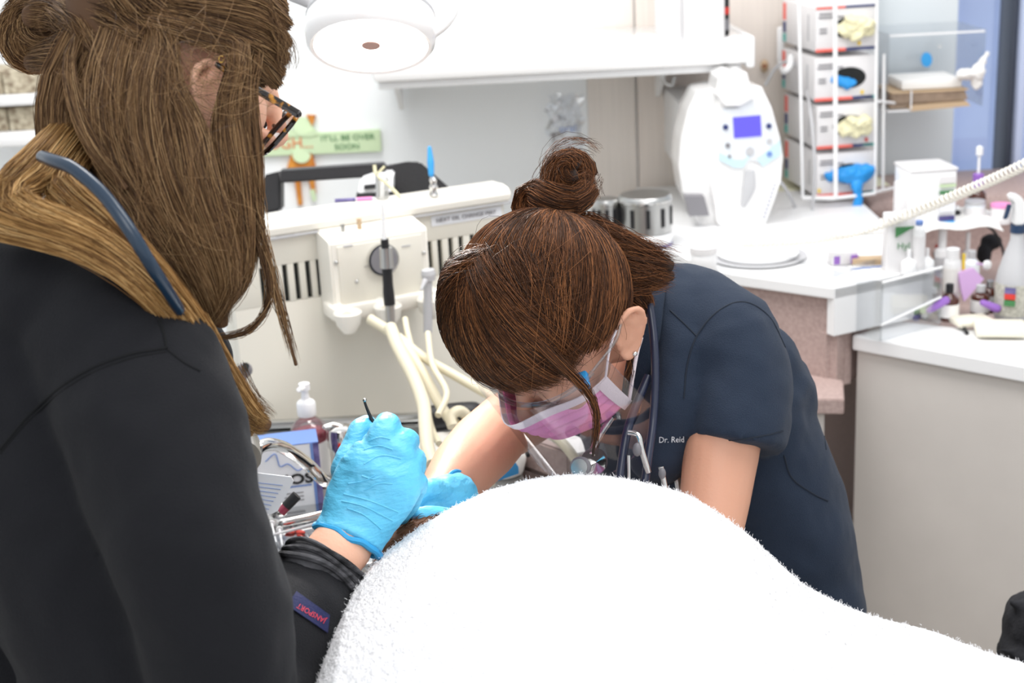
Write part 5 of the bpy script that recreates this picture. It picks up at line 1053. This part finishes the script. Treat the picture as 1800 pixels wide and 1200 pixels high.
for k, (dy, dd) in enumerate(((-12, 0), (-2, .004), (8, .008), (16, .012))): b.tube([P(795, 938 + dy, 1.515 + dd), P(750, 925 + dy, 1.505 + dd), P(722, 920 + dy, 1.50 + dd), P(702, 926 + dy, 1.495 + dd)], [.012, .011, .0095, .008], cap='round', n=12)
b.tube([P(800, 915, 1.50), P(760, 905, 1.49), P(738, 905, 1.485)], [.013, .011, .009], cap='round')
b.voxel('glove', M['glove'], doc, .0024, 2, .003, .02)
# hair of the doctor
Wd = (.30, .16, 1.0); Bd = (.12, -.92, .40)
def hl(v):
    if v.y > .0: lim = .02 + .42 * max(0, v.y) - .15 * (abs(v.x) < .2)
    else: lim = .02 + .75 * v.y
    return v.z > lim
hc = hdD.cap_mesh(hl, .97).build('hair', M['coreB'], doc)
Pth = []
Wn = [(.34, .10, 1), (.30, .2, 1), (.22, .16, 1)]
Pth.append(hdD.flow(Wn, [(-.95, .45, .10), (-.80, .75, .02), (-.45, 1.0, .0), (0, 1.1, .02), (.5, 1.0, .0), (.9, .6, .0), (1.0, .2, .05)], 6500, noise=.0010, spread=.09, lift=.12, ragged=.08, arch=.13))
Pth.append(hdD.flow([(.5, .2, 1), (1, .5, .4), (1, .1, .3), (.9, -.3, .3)], [(.2, -.9, .45), (.16, -.92, .4)], 2600, spread=.08, noise=.0008, lift=.07, arch=.04))
Pth.append(hdD.flow([(.3, .1, 1), (0, .1, 1), (-.3, .25, .9), (-.6, .4, .7), (-.85, .5, .35), (-1, .3, .12), (-1, .05, .06), (-1, -.15, -.02), (-.95, -.4, -.3), (-.7, -.7, -.6), (0, -.8, -.8)], [(.15, -.92, .50), (.12, -.94, .40), (.05, -.96, .30)], 7000, spread=.06, noise=.0008, lift=.07, arch=.05))
Pth.append(hdD.flow([(.05, -.1, 1), (-.3, 0, .9), (-.5, -.2, .8)], [(-.85, .55, .15), (-.75, .75, .1), (-.5, .9, .1)], 1300, spread=.12, lift=.11, arch=.09, ragged=.2))
headhair = strands('hair_strands', np.concatenate(Pth), .00033, M['hairB'], hc)
fly = [hdD.flow([(.3, .1, 1), (-.4, 0, .9), (-.8, -.3, .5)], [(-1, .4, .1), (-.6, .9, .2), (.6, .9, .3)], 160, noise=.006, spread=.35, lift=.16, arch=.10)]
Lk = []; cb_ = MB()
def LK(g, n, f=.8, **k):
    Lk.append(lock(g, n, **k)); core(cb_, g, f)
# bun coils
def ringpts(cx, cy, rx, ry, d, dr, r, a0=0, a1=380, n=12): return [(cx + rx * math.cos(math.radians(a0 + (a1 - a0) * i / (n - 1))), cy - ry * math.sin(math.radians(a0 + (a1 - a0) * i / (n - 1))), d + dr * math.sin(math.radians(a0 + (a1 - a0) * i / (n - 1) + 90)), r) for i in range(n)]
LK(ringpts(1000, 312, 24, 26, 1.60, .01, 25), 900, tw=3)
LK(ringpts(1002, 296, 14, 12, 1.585, .0, 16, 40, 300), 400, tw=2)
LK([(1035, 330, 1.60, 18), (1010, 355, 1.58, 24), (960, 350, 1.58, 30), (935, 340, 1.60, 26), (930, 370, 1.60, 28), (975, 400, 1.58, 30), (1030, 412, 1.58, 26), (1058, 425, 1.59, 14)], 1500, tw=2.5)
LK([(960, 330, 1.62, 10), (930, 350, 1.615, 20), (932, 385, 1.60, 26), (975, 425, 1.59, 26), (1040, 440, 1.60, 20)], 700)
LK([(985, 400, 1.61, 30), (1050, 420, 1.60, 34), (1105, 442, 1.60, 24), (1178, 468, 1.61, 14)], 1100, end=1.0, noise=.004)
LK([(1000, 440, 1.61, 34), (1060, 470, 1.60, 34), (1115, 486, 1.60, 26), (1180, 484, 1.62, 12)], 1100, noise=.004)
LK([(1020, 420, 1.60, 12), (1090, 425, 1.60, 8), (1150, 445, 1.61, 4)], 90, .2, noise=.006)
LK([(1060, 480, 1.60, 22), (1120, 520, 1.62, 22), (1140, 545, 1.63, 12)], 400)
# loose front lock
LK([(880, 505, 1.50, 8), (930, 580, 1.475, 7), (990, 645, 1.48, 6), (1035, 692, 1.50, 4), (1050, 740, 1.51, 4), (1042, 800, 1.52, 3)], 110, .3, noise=.002)
LK([(1095, 560, 1.58, 6), (1110, 620, 1.60, 5), (1100, 680, 1.61, 3)], 40, .2, noise=.003)
bn = cb_.build('hair_bun', M['coreB'], doc); 
strands('hair_strands', np.concatenate(Lk), .00033, M['hairB'], bn)
# flyaways
fw = [lock([(1000, 330, 1.58, 70), (1010, 290, 1.58, 60), (1040, 300, 1.58, 50)], 60, noise=.003), lock([(1050, 430, 1.59, 40), (1110, 450, 1.59, 40), (1195, 478, 1.6, 40)], 130, noise=.003)] + fly
strands('stray_hairs', np.concatenate([a[:, :14] for a in fw]), .0002, M['hairB'], doc)
# hair tie
MB().sphere(P(1030, 350, 1.585), .004).build('hair_tie', M['black'], doc)
# earring, necklace
p = hdD.p(-.086, -.0, -.036); er = MB().sphere(p + (CAM - p).normalized() * .004, .0032).build('earring', M['chrome'], doc)
MB().sphere(P(1104, 693, 1.70), .003).build('necklace_pendant', M['chrome'], doc)

# ---- face mask
mk = thing('face_mask', hdD.p(0, .10, -.06), 'pink surgical mask with white edge worn by the bending person', 'mask')
def mpt(th, v, o=0):
    z = .004 * math.cos(th) - .012 - .108 * v; w_ = .070 + o; bulge = .028 * math.exp(-(th / .35) ** 2) * (1 - .5 * v)
    return hdD.p(math.sin(th) * w_, .022 + math.cos(th) * (.078 + o) * (1 - .16 * v * v) + bulge, z + .03 * abs(math.sin(th)) ** 2 * (v - .35) * 1.2)
ths = np.linspace(-1.35, 1.35, 41)
MB().grid([[mpt(t, v, .004 + .002 * math.sin(v * 30)) for t in ths] for v in np.linspace(.10, 1, 22)], .0012).build('mask_panel', M['pink'], mk)
MB().grid([[mpt(t, v, .0065) for t in ths] for v in np.linspace(-.02, .13, 5)], .0012).build('top_band', M['maskw'], mk)
for q in (-1, 1):
    MB().grid([[mpt(q * t, v, .0068) for t in np.linspace(1.18, 1.37, 4)] for v in np.linspace(0, 1, 14)], .001).build('side_band', M['maskw'], mk)
    e0 = hdD.p(q * .084, -.022, .018); MB().tube([mpt(q * 1.35, 0, .006), hdD.p(q * .082, .012, .012), e0], .0014, n=8).build('ear_loop', M['maskw'], mk); MB().tube([mpt(q * 1.35, .95, .006), hdD.p(q * .082, .0, -.050), hdD.p(q * .088, -.018, -.03)], .0022, n=8).build('ear_loop', M['maskw'], mk)
# ---- face shield
fs = thing('face_shield', hdD.p(0, .12, .0), 'clear curved face shield with a blue clip over the pink mask', 'face shield')
def spt(th, v):
    e = 1 - .22 * (abs(th) / 1.35) ** 4 * 1; vv = v * e
    return hdD.p(math.sin(th) * (.088 + .016 * v), .012 + math.cos(th) * (.112 + .018 * v), .022 - .175 * vv)
ths = np.linspace(-1.4, 1.4, 61); vs_ = np.linspace(0, 1, 24)
MB().grid([[spt(t, v) for t in ths] for v in vs_], .0008).build('visor', M['film'], fs)
MB().tube([spt(t, 1) for t in ths], .0009, n=6, smooth=False).build('visor_edge', M['film'], fs)
for q in (-1, 1):
    MB().tube([spt(q * 1.4, v) for v in vs_], .0009, n=6, smooth=False).build('visor_edge', M['film'], fs)
clr = mat('clear_frame', (214, 222, 226), .12, trans=.5)
MB().tube([hdD.p(math.sin(t) * .082, .012 + math.cos(t) * .100, .010) for t in np.linspace(-1.2, 1.2, 25)], .003, n=8, smooth=False).build('brow_bar', M['clearbar'], fs)
for q in (-1, 1):
    MB().tube([hdD.p(q * .077, .048, .012), hdD.p(q * .088, .01, .016), hdD.p(q * .088, -.01, .022)], .0026, side=hdD.u, r2=.0012, n=8).build('temple', M['clearbar'], fs)
    MB().box(hdD.p(q * .073, .062, .013), (.012, .020, .010), hdD.R @ RZ(q * -38), bev=.002).build('blue_clip', M['bluep'], fs)
# ---- stethoscope of the doctor
st = thing('stethoscope', P(1140, 700, 1.66), 'navy stethoscope hanging from the bending person\'s neck, steel chestpiece', 'stethoscope')
MB().tube([P(1120, 470, 1.74), P(1136, 510, 1.64), P(1148, 580, 1.62), P(1152, 660, 1.62), P(1148, 740, 1.62), P(1140, 800, 1.61), P(1130, 880, 1.60)], .0048, n=12).build('tube', M['tube2'], st)
MB().tube([P(1140, 660, 1.63), P(1115, 720, 1.62), P(1100, 770, 1.61), P(1088, 850, 1.60)], .005, n=12).build('tube', M['tube2'], st)
MB().tube([P(1105, 760, 1.60), P(1122, 765, 1.595), P(1128, 790, 1.595), P(1140, 830, 1.60)], .0034, n=10).build('binaural', M['chrome'], st)
MB().sphere(P(1120, 790, 1.592), (.0052, .0052, .008)).build('ear_tip', M['grey'], st); MB().tube([P(1162, 820, 1.6), P(1170, 860, 1.6)], .003).build('binaural', M['chrome'], st)
MB().sphere(P(1164, 832, 1.598), (.0042, .0042, .007)).build('ear_tip', M['grey'], st)
cp = MB(); n1_ = cv(-.35, .15, .9).normalized(); MR = n1_.to_track_quat('Z', 'Y').to_matrix(); cp.lathe([(.0001, .0), (.010, .0), (.0125, .002), (.0125, .005), (.0105, .007), (.0001, .008)], P(1022, 822, 1.60), MR, 28); cp.build('diaphragm_rim', M['grey'], st)
cp = MB(); cp.lathe([(.0001, .009), (.0095, .0085), (.0095, .006)], P(1022, 822, 1.60), MR, 28); cp.build('diaphragm', M['steel'], st)
cp = MB(); cp.lathe([(.005, -.010), (.008, -.002), (.015, .005), (.016, .008), (.013, .007), (.0001, .0)], P(1048, 812, 1.62), MR, 28); cp.build('bell', M['chrome'], st)
MB().tube([P(1040, 800, 1.62), P(1052, 770, 1.63), P(1075, 735, 1.64)], .0045).build('stem', M['chrome'], st)
# small pen in the chest pocket
MB_ = MB().tube([P(1105, 800, 1.60), P(1106, 880, 1.60)], .0022, n=8, smooth=False); tag(MB_.build('metal_probe', M['chrome']), 'thin copper-coloured metal rod hanging beside the stethoscope', 'rod')
MB_ = MB().tube([P(1185, 815, 1.70), P(1192, 850, 1.70), P(1196, 880, 1.70)], .004, n=8); tag(MB_.build('pocket_pen', M['steel']), 'steel pen clipped in the chest pocket', 'pen')
# ================================================================ the assistant in the black sweatshirt
asi = thing('person', (P(80, 1200, 1.42).x, P(80, 1200, 1.42).y, 0), 'person in a black sweatshirt with long light brown hair and glasses', 'person')
hdA = Head(P(312, 108, 1.33), cv(.86, -.30, -.40), cv(.33, .94, -.04)); hdA.eo = (.040, -.024)
b = MB(); hdA.shapes(b)
b.tube([hdA.p(0, -.03, -.03), hdA.p(0, -.05, -.10), P(235, 400, 1.38), P(180, 520, 1.40)], [.05, .048, .052, .07], cap='round')
b.tube([P(505, 1090, 1.30), P(548, 1030, 1.345), P(590, 972, 1.368), P(606, 954, 1.376)], [.034, .031, .030, .030], side=(CR * .75 - CU * .66), r2=[.030, .027, .024, .022], cap='round', n=22)
b.voxel('body', M['skin'], asi, .0034, 5)
hdA.eyes(asi)
b = MB(); SA = CF
b.tube([P(150, 560, 1.38), P(110, 720, 1.40), P(60, 950, 1.42), P(40, 1250, 1.42), P(40, 1500, 1.42)], [.15, .18, .18, .18, .19], side=SA, r2=[.085, .13, .15, .15, .15], cap='round', n=32)
b.tube([P(-60, 560, 1.30), P(60, 530, 1.26), P(160, 560, 1.25)], [.08, .075, .078], cap='round')
b.tube([P(205, 600, 1.23), P(262, 720, 1.19), P(305, 850, 1.16), P(345, 1000, 1.145), P(385, 1150, 1.155), P(410, 1270, 1.18)], [.079, .076, .071, .066, .063, .058], cap='round', n=28)
b.tube([P(410, 1270, 1.18), P(455, 1190, 1.24), P(503, 1112, 1.29), P(540, 1055, 1.33), P(562, 1016, 1.352)], [.056, .053, .047, .042, .040], cap='flat', n=26)
b.tube([P(20, 600, 1.30), P(70, 760, 1.27), P(150, 930, 1.25), P(230, 1120, 1.24), (P(270, 1300, 1.26))], [.09, .11, .11, .10, .10], cap='round', n=24)
b.tube([P(180, 600, 1.50), P(230, 760, 1.55), P(260, 950, 1.56), P(330, 1080, 1.5), P(430, 1130, 1.45)], [.075, .065, .055, .045, .038], cap='round', n=22)
b.tube([P(270, 560, 1.34), P(310, 640, 1.36)], [.05, .055], cap='round')
sw = b.voxel('sweatshirt', M['sweat'], asi, .0055, 7, .020, .11)
hitA = caster(sw)
seam(hitA, [(0, 790), (60, 720), (137, 660), (220, 625), (292, 612)], .0014, M['seam'], asi); seam(hitA, [(0, 797), (62, 727), (139, 667), (221, 632), (292, 618)], .0008, M['seam'], asi)
seam(hitA, [(243, 500), (268, 540), (286, 580), (293, 612)], .0012, M['seam'], asi); seam(hitA, [(294, 614), (325, 638), (352, 652)], .001, M['seam'], asi)
hitS = caster(sw, start=1.22)
pt = patch(hitS, [(503, 1066), (520, 1042), (577, 1082), (573, 1113)], .0016, mat('navy_patch', (28, 34, 78), .8, bump=.3, scale=500), sw, 'brand_patch')
dx_ = (-59, -34); L_ = math.hypot(*dx_); xr = (dx_[0] / L_, dx_[1] / L_); 
decal_text(hitS, 'JANSPORT', (544, 1080), xr, (-.50, .87), 13.5, mat('red_embroidery', (206, 60, 76), .7), sw, .0030, sx=.86, bold=.02)
# cuff of the sleeve
cc = P(559, 1016, 1.352); ce = P(577, 983, 1.361); ax = (ce - cc).normalized(); sv = (CR * .75 - CU * .66)
q = MB(); q.tube([cc - ax * .006, cc.lerp(ce, .4), ce], [.0405, .0415, .0385], side=sv, r2=[.040, .040, .037], n=40, cap='flat'); q.build('sleeve_cuff', M['cuffg'], asi)
for k in range(3): 
    o_ = cc.lerp(ce, .15 + .35 * k); sv2 = (sv - ax * sv.dot(ax)).normalized(); e2 = ax.cross(sv2)
    MB().tube([o_ + sv2 * (.0418 * math.cos(t)) + e2 * (.0408 * math.sin(t)) + ax * .002 * math.sin(3 * t + k) for t in np.linspace(0, 2 * math.pi, 41)], .0034 - .0006 * k, n=8, smooth=False).build('cuff_fold', M['cuffg'], asi)
# trousers and shoes below the frame
b = MB(); hp_ = P(60, 1500, 1.42); b.sphere(hp_, (.15, .16, .13))
for q_ in (-1, 1): b.tube([hp_ + V((0, q_ * .08, 0)), V((hp_.x, hp_.y + q_ * .09, .5)), V((hp_.x, hp_.y + q_ * .09, .1))], [.09, .065, .05], cap='round')
b.voxel('trousers', M['scrub'], asi, .009, 4)
for q_ in (-1, 1): MB().tube([V((hp_.x - .05, hp_.y + q_ * .09, .035)), V((hp_.x + .1, hp_.y + q_ * .09, .03)), V((hp_.x + .17, hp_.y + q_ * .09, .026))], [.045, .042, .03], side=(0, 1, 0), r2=[.034, .03, .024], cap='round').build('shoe', M['shoe'], asi)
# right glove: back of the hand to the camera, fingers curled in a pen grip
b = MB(); sd_ = (CR * .86 - CU * .50); axx = (P(684, 800, 1.41) - P(622, 925, 1.388)).normalized(); s2x = sd_
b.tube([P(611, 950, 1.382), P(622, 925, 1.388), P(646, 880, 1.395), P(668, 838, 1.40), P(684, 800, 1.41)], [.035, .035, .042, .0435, .036], side=sd_, r2=[.028, .026, .023, .023, .018], cap='flat', n=26); b.sphere(P(686, 796, 1.412), (.032, .018, .022), basis(s2x, axx)); b.sphere(P(612, 950, 1.382), .02)
b.tube([P(655, 800, 1.405), P(672, 765, 1.41), P(682, 748, 1.425), P(676, 752, 1.45), P(664, 782, 1.475)], [.015, .0145, .0135, .012, .010], cap='round', n=14)
b.tube([P(684, 806, 1.405), P(705, 782, 1.415), P(716, 774, 1.435), P(712, 792, 1.465), P(700, 840, 1.485)], [.015, .0145, .0125, .0115, .010], cap='round', n=14)
b.tube([P(706, 826, 1.405), P(722, 810, 1.42), P(730, 812, 1.44), P(726, 840, 1.465), P(714, 880, 1.48)], [.0145, .0135, .012, .0105, .009], cap='round', n=14)
b.tube([P(714, 858, 1.40), P(728, 846, 1.415), P(733, 856, 1.435), P(724, 884, 1.455), P(708, 908, 1.47)], [.0135, .012, .0105, .009, .008], cap='round', n=14)
b.tube([P(626, 872, 1.41), P(610, 825, 1.425), P(621, 785, 1.44), P(633, 756, 1.452), (P(645, 745, 1.466))], [.020, .016, .0125, .0115, .0105], cap='round', n=14)
gl_ = b.voxel('glove', M['glove'], asi, .0022, 3, .0035, .02); gl_['label'] = 'light blue glove on the near raised hand'
hitG = caster(gl_)
axh = (P(646, 880, 1.395) - P(606, 962, 1.38)).normalized(); s2 = (sd_ - axh * sd_.dot(axh)).normalized(); e2 = axh.cross(s2); wc_ = P(611, 950, 1.383)
MB().tube([wc_ + s2 * .0345 * math.cos(t) + e2 * .0272 * math.sin(t) + axh * (.0012 * math.sin(5 * t) + .0008 * math.sin(9 * t)) for t in np.linspace(0, 2 * math.pi, 61)], .0034, n=8, smooth=False).build('cuff_roll', M['gloveroll'], gl_)
wr = [[(600, 880), (640, 890), (690, 915)], [(604, 868), (650, 880), (700, 900)], [(612, 850), (640, 845), (660, 835)], [(640, 862), (665, 850), (690, 850)], [(640, 815), (670, 800), (705, 806)], [(610, 893), (640, 905), (670, 930)], [(640, 790), (665, 783), (690, 790)], [(648, 775), (668, 768), (686, 772)], [(636, 836), (655, 842), (668, 838)]]
for k, w3 in enumerate(wr): seam(hitG, w3, .0009, M['glove'], gl_, 'glove_wrinkle', 0, 16)
# left glove (behind the sleeve)
b = MB(); b.tube([P(430, 1130, 1.45), P(480, 1130, 1.44), P(520, 1120, 1.43)], [.03, .038, .034], side=CU, r2=[.026, .02, .016], cap='round')
for k in range(4): b.tube([P(515, 1105 + 14 * k, 1.43), P(545, 1112 + 12 * k, 1.435), P(560, 1125 + 10 * k, 1.45)], [.011, .010, .008], cap='round')
b.tube([P(480, 1110, 1.42), P(520, 1095, 1.42)], [.013, .009], cap='round'); b.voxel('glove', M['glove'], asi, .003, 2)
# instrument held in the glove
ins = thing('dental_scaler', P(722, 932, 1.49), 'thin steel dental instrument held upright in the near glove', 'dental tool')
MB().tube([P(640, 703, 1.455), P(644, 715, 1.456), P(651, 732, 1.457), P(656, 742, 1.458)], [.0012, .0014, .0018, .0024], n=10).build('tip', M['dark'], ins); MB().sphere(P(641, 703, 1.455), .0022).build('knob', M['steel'], ins)
MB().tube([P(656, 742, 1.458), P(705, 880, 1.482)], .0036, n=12, smooth=False).build('handle', M['steel'], ins); MB().tube([P(705, 880, 1.482), P(716, 905, 1.487), P(722, 925, 1.489), P(714, 938, 1.49)], [.0034, .0026, .002, .001], n=10).build('working_end', mat('copper_steel', (190, 140, 118), .2, metal=1), ins)

# ---- hair of the assistant
Kd = [(.42, -.86, .30), (.40, -.88, .22)]
def hlA(v):
    if v.y > 0: lim = .10 + .45 * v.y
    else: lim = .10 + 1.2 * v.y
    return v.z > lim
ha = hdA.cap_mesh(hlA, .97).build('hair', M['coreA'], asi)
Pt = [hdA.flow([(.1, .75, .75), (.3, .92, .55), (.5, .88, .45), (.7, .7, .34), (.88, .48, .22), (.97, .2, .16), (1, .0, .18)], Kd, 4200, spread=.06, lift=.05, arch=.05),
      hdA.flow([(-.6, .6, .6), (-.2, .7, .8), (.1, .3, 1), (.1, -.2, 1)], Kd, 1500, spread=.12, lift=.05, arch=.05),
      hdA.flow([(.98, .1, .1), (1, -.1, .1), (.9, -.35, 0), (.8, -.55, -.1)], Kd, 1200, spread=.07, lift=.05, arch=.05)]
strands('hair_strands', np.concatenate(Pt), .00036, M['hairA'], ha)
Lk = []; cb_ = MB()
# sweep from the hairline back over the head
for (x0, y0, x1, y1) in ((500, 20, 430, -10), (506, 45, 440, 10), (506, 78, 440, 40), (502, 106, 430, 70), (494, 130, 425, 82), (488, 148, 410, 84), (462, 148, 400, 76)):
    LK([(x0, y0, 1.292, 8), ((x0 + x1) / 2, (y0 + y1) / 2 - 8, 1.268, 17), (x1, y1 - 6, 1.252, 22), (x1 - 80, y1 * .75 - 14, 1.243, 24), (x1 - 150, y1 * .5 - 14, 1.25, 20), (205, 8, 1.275, 14)], 600, .7)
for g4 in ([(300, -30, 1.26, 20), (240, -10, 1.25, 26), (180, 5, 1.26, 26), (120, 20, 1.30, 20)], [(250, 60, 1.245, 14), (200, 30, 1.25, 24), (150, 15, 1.27, 24), (100, 20, 1.31, 18)], [(170, 90, 1.26, 12), (150, 55, 1.262, 24), (130, 30, 1.28, 26), (100, 10, 1.31, 20)], [(330, 0, 1.25, 24), (260, -5, 1.245, 26), (190, 20, 1.255, 22), (130, 50, 1.29, 20)]): LK(g4, 500, .7)
# bun
LK(ringpts(62, 62, 34, 34, 1.36, .012, 34, 30, 400), 900, tw=3); LK(ringpts(70, 40, 30, 24, 1.345, .0, 26, 60, 330), 600, tw=2)
LK([(190, 15, 1.28, 26), (140, 30, 1.29, 34), (95, 20, 1.32, 30), (50, 30, 1.33, 24)], 700, tw=2); LK([(200, 10, 1.28, 24), (150, 60, 1.28, 30), (100, 90, 1.31, 28), (50, 110, 1.34, 18)], 600, tw=2); LK([(120, -20, 1.33, 30), (60, 0, 1.36, 30), (10, 40, 1.37, 22)], 400)
# hanging locks, back to front
LK([(170, 50, 1.28, 44), (118, 160, 1.26, 48), (112, 250, 1.26, 42), (120, 300, 1.26, 34), (180, 370, 1.25, 36), (270, 460, 1.25, 34), (345, 550, 1.27, 26)], 1500)
NL = len(Lk)
LK([(120, 230, 1.26, 34), (60, 300, 1.20, 40), (15, 350, 1.17, 40), (60, 385, 1.155, 34), (150, 415, 1.15, 28), (235, 475, 1.15, 26), (315, 560, 1.18, 22), (370, 650, 1.24, 22), (415, 735, 1.28, 18)], 1500)
LK([(20, 330, 1.18, 34), (-20, 380, 1.16, 34), (60, 410, 1.15, 22), (150, 440, 1.145, 18), (240, 500, 1.15, 16), (320, 590, 1.19, 14), (375, 690, 1.25, 14)], 800)
LK([(130, 280, 1.25, 30), (110, 335, 1.19, 36), (180, 390, 1.165, 32), (262, 475, 1.17, 28), (338, 570, 1.20, 24), (392, 660, 1.26, 26), (440, 735, 1.28, 24), (470, 748, 1.29, 14)], 1500)
LK([(340, 560, 1.22, 22), (378, 640, 1.25, 26), (412, 700, 1.28, 26), (430, 745, 1.29, 18), (420, 770, 1.30, 8)], 900)
NU = len(Lk)
LK([(222, -5, 1.28, 14), (222, 40, 1.262, 34), (192, 150, 1.235, 42), (205, 270, 1.23, 42), (275, 390, 1.23, 38), (335, 480, 1.25, 32), (375, 560, 1.27, 22)], 1500)
LK([(235, 0, 1.275, 12), (282, 60, 1.25, 26), (262, 170, 1.225, 38), (280, 290, 1.22, 40), (330, 410, 1.23, 36), (372, 500, 1.25, 28), (390, 570, 1.27, 14)], 1500)
LK([(240, 10, 1.27, 10), (290, 70, 1.245, 22), (300, 150, 1.232, 16), (330, 220, 1.225, 30), (350, 320, 1.22, 34), (388, 430, 1.23, 28), (402, 510, 1.25, 18), (365, 575, 1.27, 8)], 1200)
LK([(330, 30, 1.255, 10), (420, 80, 1.245, 14), (402, 165, 1.24, 13), (398, 230, 1.235, 26), (412, 320, 1.235, 26), (425, 410, 1.245, 20), (425, 490, 1.26, 12), (380, 560, 1.27, 5)], 900)
LK([(440, 50, 1.265, 12), (444, 100, 1.26, 18), (432, 150, 1.255, 18), (440, 220, 1.255, 14), (450, 320, 1.26, 13), (448, 410, 1.27, 10), (430, 480, 1.28, 6)], 350, .6)
LK([(420, 40, 1.255, 12), (424, 105, 1.245, 13), (420, 160, 1.245, 16), (425, 240, 1.25, 14), (440, 330, 1.255, 12), (445, 400, 1.26, 7)], 300, .5)
LK([(150, 40, 1.27, 5), (122, 110, 1.24, 9), (135, 190, 1.225, 12), (165, 260, 1.215, 12), (220, 330, 1.21, 10)], 260, .6)
LK([(445, 400, 1.26, 6), (470, 480, 1.26, 5), (470, 540, 1.27, 4), (430, 585, 1.28, 3), (350, 595, 1.28, 2)], 50, .3, noise=.002)
LK([(450, 330, 1.26, 8), (468, 430, 1.26, 6), (490, 530, 1.27, 4), (520, 640, 1.28, 2)], 40, .2, noise=.003)
LK([(440, 300, 1.26, 8), (450, 400, 1.26, 7), (430, 500, 1.27, 5), (370, 570, 1.28, 3)], 60, .2, noise=.002)
ln_ = cb_.build('long_hair', M['coreA'], asi); strands('hair_strands', np.concatenate(Lk[:NL] + Lk[NU:]), .00032, M['hairA'], ln_); strands('golden_strands', np.concatenate(Lk[NL:NU]), .00032, M['hairA2'], ln_)
fw = [lock([(250, 60, 1.22, 120), (260, 140, 1.2, 110), (300, 220, 1.2, 100)], 90, noise=.012), lock([(350, 130, 1.23, 60), (400, 150, 1.22, 60), (470, 160, 1.24, 30)], 50, noise=.008), lock([(300, 250, 1.2, 130), (330, 380, 1.2, 110), (400, 480, 1.22, 70)], 90, noise=.010), lock([(470, 20, 1.26, 14), (500, 80, 1.27, 16), (508, 130, 1.28, 10)], 60, noise=.003), lock([(400, 650, 1.28, 30), (430, 710, 1.29, 34), (478, 745, 1.30, 24)], 90, noise=.0015)]
strands('stray_hairs', np.concatenate(fw), .00018, M['hairA'], asi)
# gold ear ring
MB().tube([P(389 + 4 * math.cos(t), 104 + 6 * math.sin(t), 1.245) for t in np.linspace(0, 5.5, 16)], .0006, n=6).build('ear_ring', mat('gold', (220, 180, 90), .2, metal=1), asi)
# glasses
g_ = thing('eyeglasses', P(500, 220, 1.33), 'tortoiseshell eyeglasses low on the nose of the long-haired person', 'eyeglasses')
MB().tube([P(372, 108, 1.255), P(420, 138, 1.262), P(460, 163, 1.272), P(495, 183, 1.285), P(524, 200, 1.30)], [.0016, .0018, .002, .0022, .0022], side=CF, r2=[.0022, .003, .0036, .0038, .0038], n=10, cap='round').build('temple', M['tort'], g_)
def rim(cx, cy, d, a, b2, deep, R_off):
    ax1 = (P(463, 272, 1.312) - P(524, 202, 1.312)).normalized(); ax2 = (cv(-.30, .26, -1)).normalized(); ax2 = (ax2 - ax1 * ax2.dot(ax1)).normalized()
    c = P(494, 237, 1.312) + ax2 * R_off; pts = []
    for t in np.linspace(0, 2 * math.pi, 37):
        cs, sn = math.cos(t), math.sin(t); f = (abs(cs) ** 3 + abs(sn) ** 3) ** (-1 / 3); pts.append(c + ax1 * .0235 * 1.05 * cs * f + ax2 * .026 * sn * f)
    r_ = MB().tube(pts, .0026, n=8, smooth=False).build('rim', M['tort'], g_); q = MB(); q.b.faces.new([q.b.verts.new(p) for p in pts[:-1]]); bmesh.ops.solidify(q.b, geom=list(q.b.faces), thickness=.0015); q.build('lens', M['lens'], g_); return c, ax2
c_, a2_ = rim(0, 0, 0, 0, 0, 0, .02); rim(0, 0, 0, 0, 0, 0, .086); MB().tube([c_ + a2_ * .026, c_ + a2_ * .034 + CU * .003, c_ + a2_ * .042], .002).build('bridge', M['tort'], g_)
MB().tube([P(524, 200, 1.30), P(524, 202, 1.30) + a2_ * .006], .0036, n=8, smooth=False, cap='round').build('hinge', M['tort'], g_)
MB().tube([P(524, 200, 1.30) + a2_ * .112, P(455, 150, 1.42), P(400, 120, 1.41)], .0022).build('temple', M['tort'], g_)
# stethoscope tube round the neck
s3 = thing('stethoscope', P(180, 340, 1.14), 'dark teal stethoscope tube around the long-haired person\'s neck', 'stethoscope')
MB().tube([P(75, 276, 1.16), P(95, 283, 1.14), P(130, 297, 1.125), P(180, 340, 1.115), (P(225, 400, 1.11)), P(262, 460, 1.12), P(300, 520, 1.15), P(330, 570, 1.20)], [.0054, .0056, .0056, .0056, .0056, .0054, .005, .005], n=14, cap='round').build('tube', M['tube'], s3)
